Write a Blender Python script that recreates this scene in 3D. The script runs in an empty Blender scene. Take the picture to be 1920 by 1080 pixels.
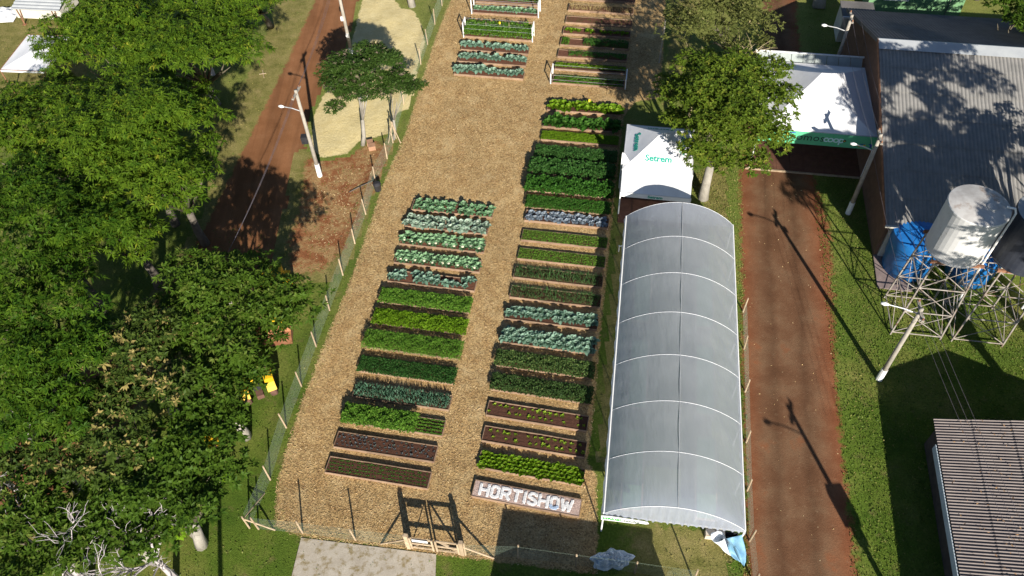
import bpy, math, random
import numpy as np
from mathutils import Vector, Matrix
R_ = math.radians
scene = bpy.context.scene
C = scene.collection
random.seed(7); rng = np.random.default_rng(7)

# ------------------------------------------------------------------ camera
FPX, TH, RO, H = 1490.0, R_(51.04), R_(-2.7), 42.0
F3 = np.array([0, math.cos(TH), -math.sin(TH)]); U3 = np.array([0, math.sin(TH), math.cos(TH)]); X3 = np.array([1.0, 0, 0])
cr, sr = math.cos(RO), math.sin(RO)
cam_d = bpy.data.cameras.new('camera'); cam = bpy.data.objects.new('camera', cam_d); C.objects.link(cam)
right = cr*X3 + sr*U3; up = -sr*X3 + cr*U3
cam.matrix_world = Matrix(((right[0], up[0], -F3[0], 0), (right[1], up[1], -F3[1], 0), (right[2], up[2], -F3[2], H), (0, 0, 0, 1)))
cam_d.sensor_width = 36; cam_d.lens = FPX/1920*36; cam_d.clip_end = 3000; cam_d.clip_start = 0.5
scene.camera = cam
# ------------------------------------------------------------------ world, sun, exposure
SUN_EL = R_(26.0); SUN_AZ = R_(168.0)
w = bpy.data.worlds.new('World'); scene.world = w; w.use_nodes = True
nt = w.node_tree; bg = nt.nodes['Background']; sk = nt.nodes.new('ShaderNodeTexSky')
sk.sky_type = 'NISHITA'; sk.sun_disc = False; sk.sun_elevation = SUN_EL; sk.sun_rotation = SUN_AZ; sk.ozone_density = 4.0; sk.dust_density = .6
nt.links.new(sk.outputs[0], bg.inputs[0]); bg.inputs[1].default_value = 0.05
sl = bpy.data.lights.new('sun', 'SUN'); sl.energy = 5.0; sl.angle = R_(0.5); sl.color = (1.0, 0.93, 0.82)
so = bpy.data.objects.new('sun', sl); C.objects.link(so)
SD = Vector((-math.sin(SUN_AZ)*math.cos(SUN_EL), -math.cos(SUN_AZ)*math.cos(SUN_EL), -math.sin(SUN_EL)))
so.rotation_euler = SD.to_track_quat('-Z', 'Y').to_euler(); so.location = (0, 0, 60)
scene.view_settings.view_transform = 'Standard'; scene.view_settings.look = 'None'
scene.view_settings.exposure = 0.85; scene.view_settings.gamma = 1; scene.view_settings.use_curve_mapping = False

# ------------------------------------------------------------------ survey helper: where a sight line of the photograph meets height z
def G(px, py, z=0.0):
    x, y = px-960, 540-py
    d = (cr*x-sr*y)*X3 + (sr*x+cr*y)*U3 + FPX*F3
    t = (H-z)/(-d[2]); return (d[0]*t, d[1]*t)
def G3(px, py, z=0.0):
    a = G(px, py, z); return Vector((a[0], a[1], z))
SA = R_(-11.4); EX = Vector((math.cos(SA), math.sin(SA), 0)); EY = Vector((-math.sin(SA), math.cos(SA), 0)); EZ = Vector((0, 0, 1))

# ------------------------------------------------------------------ materials
def new_mat(name):
    m = bpy.data.materials.new(name); m.use_nodes = True
    n = m.node_tree; return m, n, n.nodes['Principled BSDF']
def N(n, t, **kw):
    k = n.nodes.new(t)
    for a, b in kw.items(): setattr(k, a, b)
    return k
def noise(n, scale, detail=4, rough=.6, vec=None, stretch=None):
    k = N(n, 'ShaderNodeTexNoise'); k.inputs['Scale'].default_value = scale; k.inputs['Detail'].default_value = detail; k.inputs['Roughness'].default_value = rough
    v = vec if vec is not None else N(n, 'ShaderNodeNewGeometry').outputs['Position']
    if stretch:
        mp = N(n, 'ShaderNodeMapping'); mp.inputs['Scale'].default_value = stretch[:3]
        if len(stretch) > 3: mp.inputs['Rotation'].default_value = (0, 0, stretch[3])
        n.links.new(v, mp.inputs[0]); v = mp.outputs[0]
    n.links.new(v, k.inputs['Vector']); return k.outputs['Fac']
def ramp(n, fac, stops):
    r = N(n, 'ShaderNodeValToRGB'); e = r.color_ramp.elements
    while len(e) < len(stops): e.new(.5)
    for i, (p, c) in enumerate(stops):
        e[i].position = p; e[i].color = (c[0], c[1], c[2], 1) if not isinstance(c, (int, float)) else (c, c, c, 1)
    n.links.new(fac, r.inputs[0]); return r.outputs[0]
def mixc(n, fac, a, b, mode='MIX'):
    k = N(n, 'ShaderNodeMix', data_type='RGBA', blend_type=mode)
    for s, v in ((0, fac), (6, a), (7, b)):
        if isinstance(v, (int, float)): k.inputs[s].default_value = v
        elif isinstance(v, tuple): k.inputs[s].default_value = (*v[:3], 1)
        else: n.links.new(v, k.inputs[s])
    return k.outputs[2]
def math_(n, op, a, b=0.0):
    k = N(n, 'ShaderNodeMath', operation=op)
    for i, v in enumerate((a, b)):
        if isinstance(v, (int, float)): k.inputs[i].default_value = v
        else: n.links.new(v, k.inputs[i])
    return k.outputs[0]
def bump(n, bs, h, strength, dist=.05):
    k = N(n, 'ShaderNodeBump'); k.inputs['Strength'].default_value = strength; k.inputs['Distance'].default_value = dist
    n.links.new(h, k.inputs['Height']); n.links.new(k.outputs[0], bs.inputs['Normal'])
def surf(name, c1, c2, scale=3., rough=.85, lo=.35, hi=.65, bmp=0., bscale=None, metal=0., fine=0., rnd=0., stretch=None, dirt=None, spec=.3):
    m, n, b = new_mat(name)
    col = ramp(n, noise(n, scale, 5, .65, stretch=stretch), [(lo, c1), (hi, c2)])
    if fine: col = mixc(n, 1., col, ramp(n, noise(n, scale*14, 2), [(.25, 1-fine), (.75, 1.)]), 'MULTIPLY')
    if dirt:
        col = mixc(n, ramp(n, noise(n, dirt[1], 6, .7), [(dirt[2], 0.), (dirt[2]+.14, 1.)]), col, dirt[0])
    if rnd:
        oi = N(n, 'ShaderNodeObjectInfo'); col = mixc(n, 1., col, ramp(n, oi.outputs['Random'], [(0., 1-rnd), (1., 1.)]), 'MULTIPLY')
    n.links.new(col, b.inputs['Base Color']); b.inputs['Roughness'].default_value = rough; b.inputs['Metallic'].default_value = metal
    b.inputs['Specular IOR Level'].default_value = spec
    if bmp: bump(n, b, noise(n, bscale or scale*6, 4), bmp)
    return m
def leafmat(name, dark, light, extra=None, transl=.25, rough=.55):
    """per-leaf tint attribute picks between real leaf colours"""
    m, n, b = new_mat(name)
    a = N(n, 'ShaderNodeAttribute', attribute_name='tint')
    stops = [(0., dark), (.72, light)] + ([(1., extra)] if extra else [])
    col = ramp(n, a.outputs['Fac'], stops)
    col = mixc(n, 1., col, ramp(n, noise(n, 1.1, 3), [(.3, .74), (.7, 1.)]), 'MULTIPLY')
    n.links.new(col, b.inputs['Base Color']); b.inputs['Roughness'].default_value = rough; b.inputs['Specular IOR Level'].default_value = .12
    tr = N(n, 'ShaderNodeBsdfTranslucent'); n.links.new(mixc(n, 1., col, (1., 1., .45), 'MULTIPLY'), tr.inputs[0])
    mx = N(n, 'ShaderNodeMixShader'); mx.inputs[0].default_value = transl
    n.links.new(b.outputs[0], mx.inputs[1]); n.links.new(tr.outputs[0], mx.inputs[2])
    n.links.new(mx.outputs[0], n.nodes['Material Output'].inputs[0]); return m
def grass_color(n):
    g = ramp(n, noise(n, .22, 5, .62), [(.3, (.055, .11, .012)), (.48, (.1, .155, .02)), (.62, (.165, .19, .04)), (.76, (.24, .205, .07))])
    sep = N(n, 'ShaderNodeSeparateXYZ'); n.links.new(N(n, 'ShaderNodeNewGeometry').outputs['Position'], sep.inputs[0])
    far = math_(n, 'ADD', math_(n, 'MULTIPLY', sep.outputs[1], .016), -.35)
    dry = math_(n, 'MULTIPLY', far, noise(n, .35, 4, .7)); 
    g = mixc(n, dry, g, (.34, .32, .11))
    g = mixc(n, ramp(n, noise(n, .9, 6, .72), [(.56, 0.), (.7, .6)]), g, (.2, .155, .07))
    return mixc(n, 1., g, ramp(n, noise(n, 9., 3, .7), [(.25, .5), (.75, 1.25)]), 'MULTIPLY')
def c_dry(n):
    c = ramp(n, noise(n, .8, 6, .7), [(.3, (.12, .125, .03)), (.5, (.22, .2, .065)), (.68, (.3, .25, .1)), (.8, (.3, .17, .08))])
    return mixc(n, 1., c, ramp(n, noise(n, 10., 3, .7), [(.25, .55), (.75, 1.2)]), 'MULTIPLY')
def ground_mat(name, colfn, bscale=14., bstr=.5, edge=True, rough=.95, under=None):
    m, n, b = new_mat(name); col = colfn(n)
    if edge:
        a = N(n, 'ShaderNodeAttribute', attribute_name='edge')
        v = math_(n, 'ADD', a.outputs['Fac'], math_(n, 'MULTIPLY', math_(n, 'ADD', noise(n, 1.6, 6, .75), -.5), 1.15))
        v = ramp(n, v, [(.38, 0.), (.56, 1.)])
        col = mixc(n, v, (under or grass_color)(n), col)
    n.links.new(col, b.inputs['Base Color']); b.inputs['Roughness'].default_value = rough; b.inputs['Specular IOR Level'].default_value = .1
    bump(n, b, noise(n, bscale, 5, .7), bstr, .08); return m
M = {}
M['grass'] = ground_mat('grass', grass_color, 16., .9, edge=False)
def c_road(n):
    c = ramp(n, noise(n, .5, 6, .6), [(.3, (.2, .088, .038)), (.55, (.25, .115, .053)), (.75, (.29, .145, .072))])
    trk = noise(n, 1.0, 4, .6, stretch=(1.0, .05, 1., R_(11.4)))
    c = mixc(n, 1., c, ramp(n, trk, [(.35, .72), (.6, 1.05)]), 'MULTIPLY')
    return mixc(n, 1., c, ramp(n, noise(n, 22., 2), [(.3, .82), (.7, 1.08)]), 'MULTIPLY')
M['dry'] = ground_mat('dry_grass', c_dry, 14., .8)
M['road'] = ground_mat('road_dirt', c_road, 12., .35, under=c_dry)
def c_road2(n):
    c = ramp(n, noise(n, .45, 6, .65), [(.28, (.115, .056, .029)), (.46, (.145, .073, .039)), (.6, (.175, .1, .056)), (.74, (.21, .082, .037))])
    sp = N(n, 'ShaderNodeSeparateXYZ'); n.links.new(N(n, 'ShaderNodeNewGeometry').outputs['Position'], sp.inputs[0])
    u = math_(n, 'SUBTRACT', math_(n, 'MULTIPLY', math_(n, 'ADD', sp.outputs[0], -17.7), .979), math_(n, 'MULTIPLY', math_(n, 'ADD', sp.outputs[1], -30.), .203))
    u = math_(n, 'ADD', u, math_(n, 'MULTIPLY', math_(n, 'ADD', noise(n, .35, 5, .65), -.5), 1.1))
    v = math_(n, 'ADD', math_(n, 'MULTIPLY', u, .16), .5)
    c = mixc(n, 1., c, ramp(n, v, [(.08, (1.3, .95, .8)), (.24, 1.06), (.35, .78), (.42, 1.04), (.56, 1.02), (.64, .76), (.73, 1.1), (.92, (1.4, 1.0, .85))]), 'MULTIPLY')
    c = mixc(n, ramp(n, noise(n, 3.5, 5, .7), [(.6, 0.), (.72, .35)]), c, (.33, .24, .15))
    return mixc(n, 1., c, ramp(n, noise(n, 22., 2), [(.3, .82), (.7, 1.08)]), 'MULTIPLY')
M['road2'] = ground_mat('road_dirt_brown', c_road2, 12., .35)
def c_soil(n):
    c = ramp(n, noise(n, .7, 6, .7), [(.3, (.2, .07, .03)), (.45, (.27, .115, .05)), (.57, (.36, .24, .11)), (.66, (.24, .09, .036))])
    return mixc(n, 1., c, ramp(n, noise(n, 18., 3), [(.3, .6), (.7, 1.15)]), 'MULTIPLY')
M['soil'] = ground_mat('bare_red_soil', c_soil, 10., .8, under=c_dry)
def c_sand(n):
    return mixc(n, 1., ramp(n, noise(n, 1.2, 5), [(.3, (.55, .45, .22)), (.7, (.65, .55, .3))]), ramp(n, noise(n, 11., 4, .7), [(.3, .78), (.65, 1.06)]), 'MULTIPLY')
M['sand'] = ground_mat('pale_shavings', c_sand, 5., .8)
def c_mulch(n):
    c = ramp(n, noise(n, 1.0, 6, .65), [(.3, (.375, .235, .1)), (.5, (.455, .31, .142)), (.7, (.535, .385, .19))])
    vo = N(n, 'ShaderNodeTexVoronoi'); vo.inputs['Scale'].default_value = 14.; n.links.new(N(n, 'ShaderNodeNewGeometry').outputs['Position'], vo.inputs['Vector'])
    sp = N(n, 'ShaderNodeSeparateColor'); n.links.new(vo.outputs['Color'], sp.inputs[0])
    c = mixc(n, 1., c, ramp(n, sp.outputs[0], [(0., .5), (.5, .97), (1., 1.2)]), 'MULTIPLY')
    c = mixc(n, ramp(n, noise(n, .5, 4), [(.56, 0.), (.7, .5)]), c, (.54, .41, .22))
    c = mixc(n, ramp(n, noise(n, .8, 6, .75), [(.66, 0.), (.78, .45)]), c, (.26, .13, .065))
    return mixc(n, 1., c, ramp(n, noise(n, .22, 5, .6), [(.35, .84), (.62, 1.04)]), 'MULTIPLY')
M['mulch'] = ground_mat('wood_chip_mulch', c_mulch, 13., 1.0)
M['chip'] = leafmat('wood_chip', (.27, .15, .075), (.57, .395, .19), (.71, .55, .32), transl=0., rough=.9)
M['straw'] = leafmat('dry_straw', (.34, .26, .1), (.55, .44, .2), None, transl=0., rough=.9)
M['blade'] = leafmat('grass_blade', (.06, .12, .014), (.13, .19, .03), (.3, .26, .09), transl=.2)
M['conc'] = surf('concrete', (.4, .35, .28), (.52, .47, .39), 1.3, .9, .3, .7, .3, 20, fine=.25, dirt=((.22, .17, .08), 2.4, .5))
M['concd'] = surf('dark_concrete', (.2, .17, .17), (.28, .24, .23), 2., .9, .3, .7, .3, 20, fine=.2)
M['plank'] = surf('weathered_plank', (.28, .175, .115), (.43, .3, .2), 3., .85, .3, .7, .3, 30, fine=.25, rnd=.35)
M['bedsoil'] = surf('moist_soil', (.07, .03, .018), (.12, .052, .03), 7., .95, .3, .7, 1.0, 30, fine=.35)
M['bedsoil2'] = surf('red_bed_soil', (.12, .05, .03), (.19, .08, .045), 7., .95, .3, .7, 1.0, 30, fine=.3)
M['bark'] = surf('pink_bark_gravel', (.6, .43, .37), (.78, .62, .55), 16., .95, .3, .7, 1.0, 40, fine=.35)
M['stone'] = surf('white_stone', (.72, .72, .72), (.85, .85, .85), 9., .7)
M['bstone'] = surf('blue_stone', (.3, .42, .6), (.5, .6, .75), 9., .7)
M['wood'] = surf('grey_pole_wood', (.3, .28, .24), (.42, .38, .32), 4., .85, fine=.2)
M['post'] = surf('pale_post_wood', (.42, .31, .2), (.6, .47, .32), 4., .85, fine=.2, rnd=.25)
M['white'] = surf('white_paint', (.74, .74, .73), (.82, .82, .81), 2., .5)
M['canvas'] = surf('white_tent_fabric', (.7, .71, .73), (.8, .81, .83), .8, .6, bmp=.3, bscale=2., stretch=(1., .4, 1., .6))
M['green'] = surf('banner_green', (.1, .47, .25), (.13, .54, .3), .6, .6)
M['ink'] = surf('teal_print', (.0, .3, .22), (.0, .34, .25), 1., .6)
M['inkd'] = surf('dark_print', (.02, .06, .05), (.03, .07, .06), 1., .6)
M['inkb'] = surf('blue_print', (.02, .06, .35), (.03, .08, .4), 1., .6)
M['inky'] = surf('yellow_print', (.7, .5, .03), (.75, .55, .05), 1., .6)
M['inkg'] = surf('leaf_green_print', (.05, .4, .08), (.06, .45, .1), 1., .6)
M['lblue'] = surf('pale_blue_print', (.55, .8, .85), (.6, .85, .9), 1., .6)
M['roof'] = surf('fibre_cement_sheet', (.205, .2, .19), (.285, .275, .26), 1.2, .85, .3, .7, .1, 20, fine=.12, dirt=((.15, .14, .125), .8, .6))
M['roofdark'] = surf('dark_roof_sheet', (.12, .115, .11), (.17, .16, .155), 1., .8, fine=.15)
M['roofpink'] = surf('pinkish_roof_sheet', (.185, .158, .15), (.245, .212, .195), 1.4, .85, .3, .7, .1, 20, fine=.15, dirt=((.26, .2, .17), 2.6, .66))
M['fascia'] = surf('pale_blue_fascia', (.42, .5, .55), (.5, .57, .62), 1., .6)
M['dwall'] = surf('dark_brown_wall', (.05, .04, .035), (.08, .065, .055), 2., .9)
M['ridge'] = surf('ridge_flashing', (.34, .36, .38), (.4, .42, .43), 1., .5)
M['cwall'] = surf('cream_wall', (.5, .48, .42), (.6, .57, .5), 1., .85, fine=.08)
M['bwall'] = surf('brick_brown_wall', (.14, .08, .055), (.2, .11, .075), 2., .9, fine=.2)
M['gwall'] = surf('green_wall', (.13, .27, .13), (.16, .31, .155), .8, .8, fine=.06)
M['gshut'] = surf('green_shutter', (.02, .28, .09), (.03, .34, .12), 2., .5)
M['tank'] = surf('white_tank_metal', (.52, .52, .52), (.62, .62, .61), 1.6, .5, .3, .7, dirt=((.36, .33, .3), .9, .6), metal=.0, spec=.5)
M['tankrust'] = surf('rusty_tank_top', (.42, .4, .38), (.55, .54, .52), 1.5, .5, .35, .6, dirt=((.25, .15, .09), .7, .56))
M['tankdark'] = surf('dark_tank_paint', (.03, .035, .05), (.045, .05, .065), 2., .45)
M['tankblue'] = surf('blue_fibreglass', (.015, .13, .42), (.02, .2, .55), 1., .35, fine=.08, spec=.5)
M['rustwhite'] = surf('worn_white_steel', (.22, .19, .16), (.36, .33, .3), 2.5, .6, .3, .65, dirt=((.15, .075, .04), 1.3, .52))
M['rustbrown'] = surf('rusty_steel', (.17, .075, .04), (.28, .14, .08), 3., .8)
M['metal'] = surf('galvanised_steel', (.45, .46, .47), (.55, .56, .57), 3., .45, metal=.3)
M['wire'] = surf('wire_steel', (.1, .09, .1), (.16, .14, .16), 3., .5)
M['net'] = surf('green_grey_wire', (.14, .2, .15), (.22, .28, .22), 3., .6)
M['black'] = surf('black_plastic', (.02, .02, .022), (.035, .035, .04), 3., .5)
M['panel'] = surf('grey_panel', (.3, .34, .33), (.38, .42, .41), 1.5, .6)
M['tile'] = surf('red_brown_floor', (.12, .055, .035), (.17, .08, .05), 2., .8, fine=.15, rnd=.2)
M['tarp'] = surf('blue_tarp', (.12, .27, .42), (.2, .38, .52), 1.5, .45, bmp=.3, bscale=8)
M['wrap'] = surf('crumpled_plastic', (.66, .74, .8), (.85, .87, .88), 3.5, .35, .35, .6, dirt=((.15, .32, .6), 2.8, .6))
M['box'] = surf('cardboard', (.5, .44, .36), (.6, .53, .44), 2., .8)
M['yellow'] = surf('yellow_machine_paint', (.62, .36, .01), (.72, .44, .02), 2., .45, dirt=((.3, .16, .03), 2., .64))
M['tyre'] = surf('worn_tyre', (.1, .055, .04), (.16, .085, .06), 4., .9)
M['glass'] = surf('dark_cab_glass', (.03, .035, .035), (.05, .055, .055), 2., .15, spec=.5)
M['bucket'] = surf('rusted_bucket', (.28, .12, .06), (.4, .2, .11), 3., .7)
M['terra'] = surf('brown_planter', (.3, .17, .1), (.38, .22, .14), 3., .8)
M['trunk'] = surf('grey_bark', (.1, .085, .07), (.17, .15, .125), 3., .9, .3, .7, .5, 16, fine=.3)
M['limb'] = surf('dark_limb_bark', (.09, .075, .05), (.16, .14, .1), 3., .9, fine=.3)  # evenly darker bark colour for the limbs inside the crowns
M['trunkpale'] = surf('pale_bark', (.26, .24, .2), (.42, .39, .34), 2.2, .9, .3, .7, .5, 14, fine=.3, dirt=((.12, .09, .07), 2., .6))
M['trunkgrey'] = surf('cut_bark', (.16, .14, .11), (.3, .27, .23), 3., .9, .3, .7, .5, 14, fine=.3)
M['twig'] = surf('bare_grey_twig', (.4, .36, .36), (.55, .5, .5), 3., .85)
M['twigtan'] = surf('tan_twig', (.3, .24, .14), (.4, .33, .2), 3., .85)
M['pad'] = surf('purple_brown_deck', (.2, .155, .15), (.27, .21, .2), 1.5, .9, fine=.2)
# film of the greenhouse
def film():
    m, n, b = new_mat('greenhouse_film')
    col = ramp(n, noise(n, .7, 5, .6), [(.3, (.52, .55, .62)), (.7, (.62, .65, .72))])
    n.links.new(col, b.inputs['Base Color']); b.inputs['Roughness'].default_value = .5; b.inputs['Specular IOR Level'].default_value = .2
    bump(n, b, math_(n, 'ADD', noise(n, 1.3, 3, .6, stretch=(2.4, .45, 1., R_(25))), noise(n, 1.3, 3, .6, stretch=(2.4, .45, 1., R_(-12)))), .32, .12)
    tl = N(n, 'ShaderNodeBsdfTranslucent'); tl.inputs[0].default_value = (.7, .75, .88, 1)
    tp = N(n, 'ShaderNodeBsdfTransparent'); tp.inputs[0].default_value = (.9, .92, .92, 1)
    m1 = N(n, 'ShaderNodeMixShader'); m1.inputs[0].default_value = .6; m2 = N(n, 'ShaderNodeMixShader'); m2.inputs[0].default_value = .17
    n.links.new(b.outputs[0], m1.inputs[1]); n.links.new(tl.outputs[0], m1.inputs[2])
    n.links.new(m1.outputs[0], m2.inputs[1]); n.links.new(tp.outputs[0], m2.inputs[2])
    n.links.new(m2.outputs[0], n.nodes['Material Output'].inputs[0]); return m
M['film'] = film()
# plants
M['lf_feather'] = leafmat('feathery_tree_leaf', (.032, .085, .006), (.12, .2, .014), (.26, .27, .025))
M['lf_dark'] = leafmat('dark_tree_leaf', (.035, .08, .008), (.08, .145, .014), (.13, .17, .03))
M['lf_mixed'] = leafmat('mixed_tree_leaf', (.04, .075, .014), (.085, .13, .02), (.36, .29, .1))
M['lf_olive'] = leafmat('olive_tree_leaf', (.08, .1, .025), (.17, .185, .05), (.32, .27, .13))
M['lf_right'] = leafmat('broad_tree_leaf', (.045, .09, .008), (.125, .185, .018), (.22, .24, .035))
M['lf_pink'] = leafmat('seeded_tree_leaf', (.03, .065, .013), (.065, .12, .02), (.24, .19, .14))
M['lf_lime'] = leafmat('lime_shoot_leaf', (.12, .24, .01), (.22, .38, .02))
M['cr_bright'] = leafmat('bright_green_crop', (.045, .13, .012), (.135, .28, .03), (.24, .38, .06))
M['cr_yellow'] = leafmat('yellow_green_crop', (.09, .19, .008), (.19, .33, .016), (.32, .42, .05))
M['cr_mid'] = leafmat('mid_green_crop', (.025, .09, .012), (.06, .17, .022), (.1, .22, .04))
M['cr_dark'] = leafmat('dark_green_crop', (.018, .065, .012), (.045, .13, .024), (.08, .18, .045))
M['cr_olive'] = leafmat('olive_leaf_crop', (.035, .075, .02), (.09, .155, .04), (.19, .25, .07))
M['cr_leek'] = leafmat('blue_green_leek', (.045, .12, .07), (.12, .25, .16), (.2, .34, .24), rough=.45)
M['cr_onion'] = leafmat('onion_leaf', (.03, .085, .025), (.075, .17, .05), (.14, .23, .09), rough=.45)
M['cr_kale'] = leafmat('blue_green_brassica', (.12, .24, .16), (.27, .42, .32), (.42, .56, .46), rough=.45, transl=.15)
M['cr_cabbage'] = leafmat('grey_green_cabbage', (.2, .31, .22), (.42, .54, .43), (.62, .7, .6), rough=.45, transl=.1)
M['cr_caulileaf'] = leafmat('cauliflower_leaf', (.1, .23, .1), (.25, .42, .23), (.38, .54, .36), rough=.45, transl=.15)
M['cr_purple'] = leafmat('blue_purple_cabbage', (.17, .22, .27), (.31, .37, .44), (.46, .51, .57), rough=.45, transl=.1)
M['cr_seedp'] = leafmat('purple_seedling', (.08, .1, .09), (.13, .15, .17), (.14, .2, .05))
M['curd'] = surf('cauliflower_curd', (.72, .68, .48), (.8, .77, .58), 12., .8, bmp=.8, bscale=60)

# ------------------------------------------------------------------ mesh helpers
class MB:
    def __init__(s): s.v = []; s.f = []
    def add(s, vs, fs):
        o = len(s.v); s.v += [tuple(v) for v in vs]; s.f += [tuple(i+o for i in f) for f in fs]; return s
    def box(s, c, d, ax=None):
        ax = ax or (Vector((1, 0, 0)), Vector((0, 1, 0)), Vector((0, 0, 1))); c = Vector(c)
        vs = [c + ax[0]*(d[0]/2*i) + ax[1]*(d[1]/2*j) + ax[2]*(d[2]/2*k) for k in (-1, 1) for j in (-1, 1) for i in (-1, 1)]
        return s.add(vs, [(0, 2, 3, 1), (4, 5, 7, 6), (0, 1, 5, 4), (2, 6, 7, 3), (0, 4, 6, 2), (1, 3, 7, 5)])
    def beam(s, p, q, wd, th, upv=EZ):
        p, q = Vector(p), Vector(q); d = (q-p); L = d.length; d.normalize(); sd = d.cross(upv)
        sd = sd.normalized() if sd.length > 1e-4 else Vector((1, 0, 0)); u = sd.cross(d)
        return s.box((p+q)/2, (L, wd, th), (d, sd, u))
    def path(s, pts, rad, n=6, cap=True):
        pts = [Vector(p) for p in pts]; rad = rad if isinstance(rad, (list, tuple)) else [rad]*len(pts); rings = []
        for i, p in enumerate(pts):
            d = (pts[min(i+1, len(pts)-1)] - pts[max(i-1, 0)]).normalized(); a = d.orthogonal().normalized(); b = d.cross(a)
            if i and rings:  # keep the ring orientation continuous
                pa = (Vector(rings[-1][0]) - pts[i-1]); pa = (pa - d*pa.dot(d))
                if pa.length > 1e-6: a = pa.normalized(); b = d.cross(a)
            rings.append([p + (a*math.cos(t) + b*math.sin(t))*rad[i] for t in [2*math.pi*k/n for k in range(n)]])
        vs = [v for r in rings for v in r]; fs = []
        for i in range(len(pts)-1):
            for k in range(n): fs.append((i*n+k, i*n+(k+1) % n, (i+1)*n+(k+1) % n, (i+1)*n+k))
        if cap: fs += [tuple(range(n-1, -1, -1)), tuple(range((len(pts)-1)*n, len(pts)*n))]
        return s.add(vs, fs)
    def lathe(s, c, prof, n=32, ax=None):
        ax = ax or (Vector((1, 0, 0)), Vector((0, 1, 0)), Vector((0, 0, 1))); c = Vector(c)
        vs = []; fs = []
        for r, z in prof:
            for k in range(n):
                t = 2*math.pi*k/n; vs.append(c + ax[0]*(r*math.cos(t)) + ax[1]*(r*math.sin(t)) + ax[2]*z)
        for i in range(len(prof)-1):
            for k in range(n): fs.append((i*n+k, i*n+(k+1) % n, (i+1)*n+(k+1) % n, (i+1)*n+k))
        return s.add(vs, fs)
    def build(s, name, m, parent=None, loc=(0, 0, 0), rz=0., smooth=False):
        me = bpy.data.meshes.new(name); me.from_pydata(s.v, [], s.f); me.materials.append(m)
        if smooth: me.polygons.foreach_set('use_smooth', [True]*len(me.polygons))
        me.update(); return link(name, me, parent, loc, rz)
def link(name, me, parent=None, loc=(0, 0, 0), rz=0.):
    o = bpy.data.objects.new(name, me); C.objects.link(o); o.location = loc; o.rotation_euler = (0, 0, rz)
    if parent is not None: o.parent = parent
    return o
def tag(o, label, cat, group=None):
    o['label'] = label; o['category'] = cat
    if group: o['group'] = group
    return o
def thing(name, label, cat, loc=(0, 0, 0), rz=0., group=None):
    o = bpy.data.objects.new(name, None); C.objects.link(o); o.location = loc; o.rotation_euler = (0, 0, rz); o.empty_display_size = .3
    return tag(o, label, cat, group)
def stuff(o): o['kind'] = 'stuff'; return o
def struct(o): o['kind'] = 'structure'; return o
def np_mesh(name, V, T, m, tint=None):
    me = bpy.data.meshes.new(name); V = np.asarray(V, np.float32); T = np.asarray(T, np.int32)
    me.vertices.add(len(V)); me.vertices.foreach_set('co', V.ravel()); nT = len(T)
    me.loops.add(nT*3); me.loops.foreach_set('vertex_index', T.ravel()); me.polygons.add(nT)
    me.polygons.foreach_set('loop_start', np.arange(0, nT*3, 3, dtype=np.int32)); me.polygons.foreach_set('loop_total', np.full(nT, 3, np.int32))
    me.update(calc_edges=True); me.materials.append(m)
    if tint is not None:
        a = me.attributes.new('tint', 'FLOAT', 'FACE'); a.data.foreach_set('value', np.asarray(tint, np.float32))
    return me
def unit(a): return a/np.maximum(np.linalg.norm(a, axis=1, keepdims=True), 1e-9)
def leaves(B, D, Nn, L, W, droop=.2, fold=.25, hi=False):
    """batch of leaves: base B, direction D, normal Nn -> verts, tris, tris per leaf"""
    n = len(B); L = np.broadcast_to(L, n)[:, None]; W = np.broadcast_to(W, n)[:, None]; droop = np.broadcast_to(droop, n)[:, None]
    D = unit(D); S = unit(np.cross(D, Nn)); Up = unit(np.cross(S, D))
    def pt(t, side, lift): return B + D*L*t + S*(W*side) + Up*(W*lift) - np.array([0, 0, 1.])*droop*L*t*t
    if not hi:
        P = [pt(0, 0, 0), pt(.5, -.5, fold), pt(.5, 0, 0), pt(.5, .5, fold), pt(1., 0, 0)]
        T = [(0, 2, 1), (0, 3, 2), (1, 2, 4), (2, 3, 4)]
    else:
        P = [pt(0, 0, 0), pt(.35, -.45, fold), pt(.4, 0, 0), pt(.35, .45, fold), pt(.78, -.42, fold), pt(.78, 0, 0), pt(.78, .42, fold), pt(1., 0, .05)]
        T = [(0, 2, 1), (0, 3, 2), (1, 2, 5), (1, 5, 4), (2, 3, 6), (2, 6, 5), (4, 5, 7), (5, 6, 7)]
    k = len(P); V = np.stack(P, 1).reshape(-1, 3); T = (np.arange(n)[:, None, None]*k + np.array(T)[None]).reshape(-1, 3)
    return V, T, len(T)//n
def joinlv(parts):
    Vs, Ts, ts, o = [], [], [], 0
    for V, T, t in parts: Vs.append(V); Ts.append(T+o); ts.append(t); o += len(V)
    return np.concatenate(Vs), np.concatenate(Ts), np.concatenate(ts)
def rdir(n, lo=0., hi=1.):
    a = rng.uniform(0, 2*np.pi, n); z = rng.uniform(lo, hi, n); r = np.sqrt(np.maximum(0, 1-z*z)); return np.stack([r*np.cos(a), r*np.sin(a), z], 1)

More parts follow.
